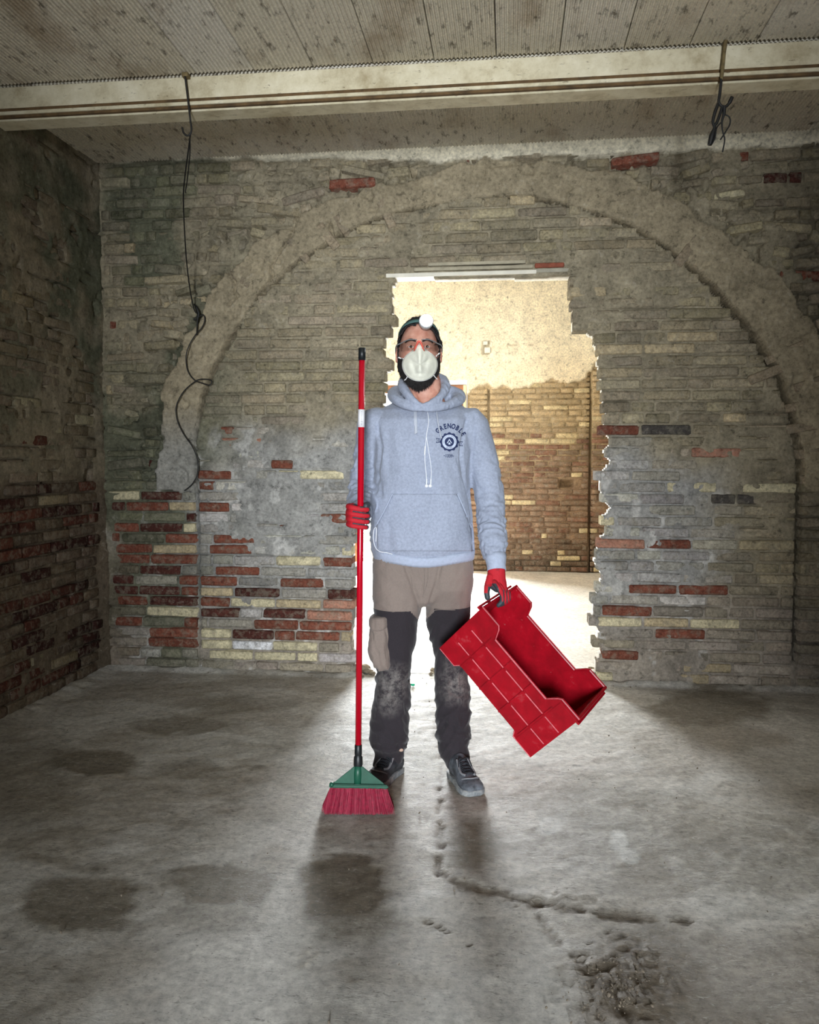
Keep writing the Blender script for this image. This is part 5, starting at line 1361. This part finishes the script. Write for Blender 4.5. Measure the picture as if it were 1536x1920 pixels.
# bristles: nobody could count them
bm = bmesh.new(); r_ = random.Random(11)
for i in range(3600):
    u = r_.random(); v = r_.random(); d0 = -.022+.044*v; x0 = 619+107*u
    top_ = Q(x0, 1477+2*u, D1-d0); spread = (u-.5)*22+r_.gauss(0, 2.2); bot = Q(x0+spread-1, 1524+4*u, D1-d0*2.0); bot.z = max(.002, .004+abs(r_.gauss(0, .0035)))
    mid = (top_+bot)/2+Vector(RGT)*r_.gauss(0, .0012); w_ = Vector(RGT)*.0009; a = r_.random(); w_ = (Vector(RGT)*math.cos(a)+Vector(FWD)*math.sin(a))*.0010
    V = [[bm.verts.new(p_-w_*k), bm.verts.new(p_+w_*k)] for p_, k in ((top_, 1), (mid, 1), (bot, .6))]
    for a_, b_ in zip(V[:-1], V[1:]): bm.faces.new((a_[0], a_[1], b_[1], b_[0]))
o = bp('bristles', bm, simple('crimson_bristle', (140, 18, 50), .7, noise_=.35, scale=90), hd); o['kind'] = 'stuff'
bm = bmesh.new(); loft(bm, [[Q(x, y, D1-q) for x, y, q in ((621, 1478, .018), (725, 1480, .018), (725, 1480, -.018), (621, 1478, -.018))], [Q(x, y, D1-q) for x, y, q in ((616, 1512, .024), (734, 1515, .024), (734, 1515, -.024), (616, 1512, -.024))]])
bp('bristle_core', bm, bpy.data.materials['crimson_bristle'], hd, False)

# ------------------------------------------------------------------ red crate
KR = np.array([[0.6376, 0.5748, 0.5129], [-0.2715, -0.4554, 0.8479], [-0.7209, 0.6798, 0.1343]])
KA = np.array([0.1124, 3.067, -0.7172]); KL, KH, KW = .5141, .2643, .301
def K(l, h, w_):
    v = KA+KR@np.array([l, h, w_]); return Vector(W3(*v))
KO = K(KL/2, KH, KW*.6)
def mat_crate():
    m, nt, b = newmat('scuffed_red_plastic'); Pn = coords(nt, 'Object')
    n = N(nt, 'ShaderNodeTexNoise', Scale=14, Detail=7, Roughness=.7); nt.links.new(Pn, n.inputs[0])
    n2 = N(nt, 'ShaderNodeTexNoise', Scale=70, Detail=4, Roughness=.8); nt.links.new(Pn, n2.inputs[0])
    c = ramp(nt, n.outputs[0], [(.3, L4(138, 6, 22)), (.6, L4(172, 8, 30))])
    c = mixn(nt, ramp(nt, n.outputs[0], [(.60, G(0)), (.76, G(.35))]), c, L4(196, 120, 124))
    c = mixn(nt, ramp(nt, n2.outputs[0], [(.68, G(0)), (.75, G(.6))]), c, L4(220, 160, 160))
    nt.links.new(c, b.inputs['Base Color']); b.inputs['Roughness'].default_value = .38
    bump(nt, b, n.outputs[0], .12, .003); return m
M_CR = mat_crate(); M_CRE = simple('chalky_worn_red', (214, 104, 112), .6, noise_=.25, scale=60)
crate = empty('plastic_crate', KO); tag(crate, 'scuffed red plastic crate hanging tilted from the man\'s gloved hand', 'crate')
def kp(name, bm, mat=M_CR, parent=None): return finbm(name, bm, mat, parent or crate, KO, False)
TH = .007
# outline of a long wall: full-height ends, middle dropped at the rim and raised at the base
PL = [(0, 0), (.088, 0), (.100, .022), (KL-.110, .022), (KL-.098, 0), (KL, 0), (KL, KH), (KL-.088, KH), (KL-.100, KH-.012), (KL-.125, KH-.050), (.118, KH-.050), (.100, KH-.012), (.088, KH), (0, KH)]
def prism(outline, w0, w1, bev=.002):
    bm = bmesh.new(); a = [bm.verts.new(K(l, h, w0)) for l, h in outline]; b = [bm.verts.new(K(l, h, w1)) for l, h in outline]; n = len(a)
    for i in range(n): bm.faces.new((a[i], a[(i+1) % n], b[(i+1) % n], b[i]))
    bm.faces.new(a[::-1]); bm.faces.new(b); bmesh.ops.recalc_face_normals(bm, faces=bm.faces)
    if bev: bmesh.ops.bevel(bm, geom=bm.edges[:], offset=bev, segments=2, affect='EDGES')
    return bm
def kbox(l0, l1, h0, h1, w0, w1, bev=.0015): return prism([(l0, h0), (l1, h0), (l1, h1), (l0, h1)], w0, w1, bev)
for w0, out in ((0, -1), (KW-TH, 1)):
    sw = kp('side_wall', prism(PL, w0, w0+TH))
    wo = w0 if out < 0 else w0+TH
    # rolled rim along the top edge, long ribs and section grooves outside
    top_l = [PL[i] for i in (13, 12, 11, 10, 9, 8, 7, 6)]
    bm = bmesh.new(); tube(bm, [K(l, h-.001, w0+TH/2) for l, h in top_l], .0062, 8); kp('rim', bm, M_CR, sw)
    bm = bmesh.new(); tube(bm, [K(l, h-.003+.006, wo+out*.0015) for l, h in top_l[1:-1]], .0022, 6); kp('worn_edge', bm, M_CRE, sw)
    bm = bmesh.new(); tube(bm, [K(l, .003, wo+out*.001) for l in (.004, .085)]+[K(.098, .022, wo+out*.001)], .0024, 6); kp('worn_edge', bm, M_CRE, sw); bm = bmesh.new(); tube(bm, [K(l, h, wo+out*.001) for l, h in ((KL-.108, .022), (KL-.096, .003), (KL-.005, .003))], .0024, 6); kp('worn_edge', bm, M_CRE, sw)
    for h in (.088, .168):
        bm = kbox(.03, KL-.02, h-.004, h+.004, wo+(-.006 if out < 0 else 0), wo+(0 if out < 0 else .006)); rb = kp('rib', bm, M_CR, sw)
        for a_, b_ in ((.035, .095), (.115, .21), (.225, .315), (.33, .42), (.435, .505)):
            bm = bmesh.new(); tube(bm, [K(a_, h, wo+out*.0062), K(b_, h, wo+out*.0062)], .0023, 6); kp('worn_edge', bm, M_CRE, sw)
    for l in (.105, .212, .318, .425):
        kp('rib', kbox(l-.0035, l+.0035, .024, KH-.05, wo+(-.006 if out < 0 else 0), wo+(0 if out < 0 else .006), .0015), M_CR, sw)
    for l, h0, h1 in ((.088, .0, KH), (KL-.088, .0, KH)):
        kp('corner_panel', kbox(0 if l < .2 else KL-.086, .086 if l < .2 else KL, .004, KH-.010, wo+(-.0045 if out < 0 else 0), wo+(0 if out < 0 else .0045), .002), M_CR, sw)
# short walls with a handle slot under the rim
def slotted(l0, l1):
    bm = bmesh.new(); w0, w1 = .0, KW
    for a, b, c, d in ((0, KH-.055, w0, w1), (KH-.055, KH-.022, w0, .09 if l0 > .2 else w1*.6), (KH-.055, KH-.022, KW-.09 if l0 > .2 else w1*.6, w1), (KH-.022, KH, w0, w1)):
        r = bmesh.ops.create_cube(bm, size=1)
        for v in r['verts']: v.co = K(l0+(v.co.x+.5)*(l1-l0), a+(v.co.y+.5)*(b-a), c+(v.co.z+.5)*(d-c))
    bmesh.ops.remove_doubles(bm, verts=bm.verts, dist=.0002); return bm
for l0, out in ((0, -1), (KL-TH, 1)):
    ew = kp('end_wall', slotted(l0, l0+TH)); lo = l0 if out < 0 else l0+TH
    bm = bmesh.new(); tube(bm, [K(l0+TH/2, KH-.001, .0), K(l0+TH/2, KH-.001, KW)], .0065, 8); kp('rim', bm, M_CR, ew)
    kp('rim_flange', kbox(min(lo, lo+out*.014), max(lo, lo+out*.014), KH-.022, KH-.014, .004, KW-.004), M_CR, ew)
    for wq in (.07, .15, .23): kp('rib', kbox(min(lo, lo+out*.004), max(lo, lo+out*.004), .01, KH-.06, wq-.003, wq+.003, .001), M_CR, ew)
bt = kp('base', kbox(TH, KL-TH, .022, .029, TH, KW-TH), M_CR)
for k in range(4): kp('rib', kbox(.1+.11*k-.003, .1+.11*k+.003, .029, .033, TH, KW-TH, .001), M_CR, bt)
for k in range(3): kp('rib', kbox(TH, KL-TH, .029, .033, .075+.075*k-.003, .075+.075*k+.003, .001), M_CR, bt)

# ------------------------------------------------------------------ hooks and cables under the ceiling
M_IRON = simple('black_iron', (26, 24, 22), .6, noise_=.3, scale=60); M_IROC = simple('lime_crusted_iron', (120, 104, 70), .9, noise_=.4, scale=50, bstr=.4); M_CABLE = simple('black_cable', (20, 20, 20), .6)
yb = BEAM_Y-.03
Hk = lambda x, y, Y=yb: Vector(onY(x, y, Y))
a = Hk(348, 143); HO1 = a.copy(); hk = empty('ceiling_hook', HO1); tag(hk, 'thin black iron hook hanging from the beam above the long dangling wire', 'hook')
Hd = lambda x, y: Vector(onY(x, y, BEAM_Y-.03))
bm = bmesh.new(); tube(bm, smooth_path([Hd(347, 142), Hd(351, 175), Hd(354, 200), Hd(357, 225), Hd(359, 243), Hd(356, 252), Hd(350, 254), Hd(344, 248), Hd(342, 239)], 6), [.0045]*49, 8); finbm('shank', bm, M_IRON, hk, HO1)
bm = bmesh.new(); bbox(bm, -.014, .014, -.006, .03, -.006, .012, .002); bmesh.ops.translate(bm, verts=bm.verts, vec=Hd(347, 141)); finbm('bracket', bm, M_IROC, hk, HO1)
# the wire: from the hook down and back to the wall
ys_ = np.linspace(0, 1, 9)
wire = [(357, 253), (353, 285), (347, 330), (344, 370), (346, 430), (350, 490), (356, 540), (364, 580), (371, 590), (364, 598), (366, 600), (380, 590), (384, 600), (378, 615), (368, 626), (356, 645), (349, 668), (352, 695), (364, 712), (378, 718), (393, 722), (397, 714), (385, 711), (370, 713), (350, 728), (338, 744), (330, 765), (333, 790), (345, 815), (361, 838), (371, 865), (370, 890), (360, 908), (346, 920)]
wp = [Vector(onY(x, y, BEAM_Y-.03+(YW-.055-BEAM_Y+.03)*min(1, max(0, (y-253)/330)))) for x, y in wire]
wo_ = wp[0].copy(); wr_ = empty('hanging_wire', wo_); tag(wr_, 'long thin black wire looping down the back wall from the left hook', 'wire')
bm = bmesh.new(); tube(bm, smooth_path(wp, 6), .0034, 6); finbm('wire', bm, M_CABLE, wr_, wo_)
wire2 = [(356, 255), (356, 290), (351, 340), (348, 358), (349, 362)]
bm = bmesh.new(); tube(bm, smooth_path([Vector(onY(x, y, BEAM_Y-.03+(YW-.055-BEAM_Y+.03)*min(1, max(0, (y-253)/330)))) for x, y in wire2], 6), .0028, 6); finbm('loose_strand', bm, M_CABLE, wr_, wo_)
bm = bmesh.new(); tube(bm, smooth_path([Vector(onY(x, y, YW-.06)) for x, y in ((367, 575), (371, 582), (374, 590), (370, 596), (369, 615), (369, 630), (371, 612), (372, 592))], 5), [.006, .008, .008, .006]*9, 6) if False else tube(bm, [Vector(onY(x, y, YW-.06)) for x, y in ((364, 570), (369, 578), (373, 588), (370, 600), (369, 628))], [.004, .009, .008, .005, .003], 8); finbm('knot', bm, M_CABLE, wr_, wo_)
# right hook with a bundle of cable ends
r0 = Hd(1361, 76); rh = empty('ceiling_hook', r0); tag(rh, 'lime-crusted iron hook on the beam carrying the tangled black cables', 'hook')
bm = bmesh.new(); tube(bm, [Hd(1361, 76), Hd(1358, 100), Hd(1355, 130), Hd(1353, 150)], [.009, .007, .008, .006], 8); finbm('crusted_shank', bm, M_IROC, rh, r0)
bm = bmesh.new(); tube(bm, smooth_path([Hd(1353, 148), Hd(1350, 175), Hd(1348, 190), Hd(1352, 198), Hd(1360, 200), Hd(1367, 194), Hd(1373, 182)], 6), [.006]*31+[.008]*6, 8); finbm('shank', bm, M_IRON, rh, r0)
k0 = Hd(1352, 198); kb = empty('cable_bundle', k0); tag(kb, 'tangle of black cable ends dangling from the right-hand ceiling hook', 'cable')
for pts, rr in (([(1347, 194), (1341, 210), (1337, 228), (1340, 240), (1335, 255), (1331, 272)], [.006, .007, .006, .007, .012, .009]), ([(1355, 198), (1351, 212), (1345, 228), (1340, 236)], [.006]*4), ([(1358, 199), (1358, 212), (1354, 228), (1355, 245), (1359, 262), (1355, 285)], [.008, .007, .004, .003, .003, .003]), ([(1358, 214), (1368, 220), (1369, 232), (1362, 245), (1355, 256), (1351, 262)], [.003]*6), ([(1352, 230), (1344, 240), (1341, 258), (1335, 270)], [.003]*4)):
    n_ = 5; R_ = []
    for i in range(len(rr)-1): R_ += [rr[i]+(rr[i+1]-rr[i])*k/n_ for k in range(n_)]
    R_.append(rr[-1]); bm = bmesh.new(); tube(bm, smooth_path([Hd(*p_) for p_ in pts], n_), R_, 8); finbm('cable', bm, M_CABLE, kb, k0)

# ------------------------------------------------------------------ small things on the floor
g0 = Vector(onZ(774, 1287)); bm = bmesh.new(); bmesh.ops.create_icosphere(bm, subdivisions=2, radius=.012); bmesh.ops.scale(bm, verts=bm.verts, vec=(1.1, .8, .7))
for v in bm.verts: v.co += Vector((random.uniform(-.002, .002),)*3); v.co += g0+Vector((0, 0, .010))
sc = finbm('plastic_scrap', bm, simple('bright_green_plastic', (40, 190, 140), .4), None, Vector((g0.x, g0.y, 0))); tag(sc, 'tiny bright green plastic scrap on the floor between the man\'s legs', 'scrap')
# rubble left at the foot of the broken doorway
M_RUB = masonry('rubble_lump', 'object', 60, .22, .6)
r_ = random.Random(21)
def lump(x, y, s, col):
    p_ = onZ(x, y); bm = bmesh.new(); bmesh.ops.create_icosphere(bm, subdivisions=2, radius=1)
    for v in bm.verts: v.co *= 1+r_.uniform(-.22, .15); v.co = Vector((v.co.x*s, v.co.y*s*.8, max(-.6, v.co.z)*s*.6))
    o = mkobj('rubble', bm, M_RUB, None); o.location = (p_[0], p_[1], s*.33); o.rotation_euler = (0, 0, r_.uniform(0, 6)); o.color = tuple(col)+(1,); return o
for x, y, s in ((672, 1262, .035), (682, 1258, .045), (691, 1262, .03), (699, 1265, .022), (678, 1268, .02), (1110, 1262, .04), (1104, 1268, .024), (812, 1258, .022), (820, 1262, .026), (808, 1265, .016)):
    o = lump(x, y, s, lin(150, 138, 118)*r_.uniform(.8, 1.15)); o.parent = floor
# fallen mortar crumbs: nobody could count them
bm = bmesh.new()
for k in range(500):
    x, y = r_.uniform(XL+.1, 2.2), r_.uniform(1.2, YW-.03)
    if r_.random() < .35: y = YW-abs(r_.gauss(0, .06))-.02
    if r_.random() < .3:
        q = onZ(r_.gauss(1160, 50), r_.gauss(1845, 35)); x, y = q[0], q[1]
    s = abs(r_.gauss(0, .0019))+.001
    m_ = Matrix.Translation((x, y, s*.5+.004)) @ Euler((r_.random()*3, r_.random()*3, r_.random()*3)).to_matrix().to_4x4() @ Matrix.Diagonal((s, s*r_.uniform(.5, 1), s*r_.uniform(.4, .9), 1))
    bmesh.ops.create_icosphere(bm, subdivisions=1, radius=1, matrix=m_)
o = mkobj('mortar_crumbs', bm, simple('pale_crumbs', (112, 102, 88), .95, noise_=.3, scale=8, coord='Object'), None); tag(o, 'pale mortar crumbs scattered over the concrete floor', 'debris', kind='stuff')
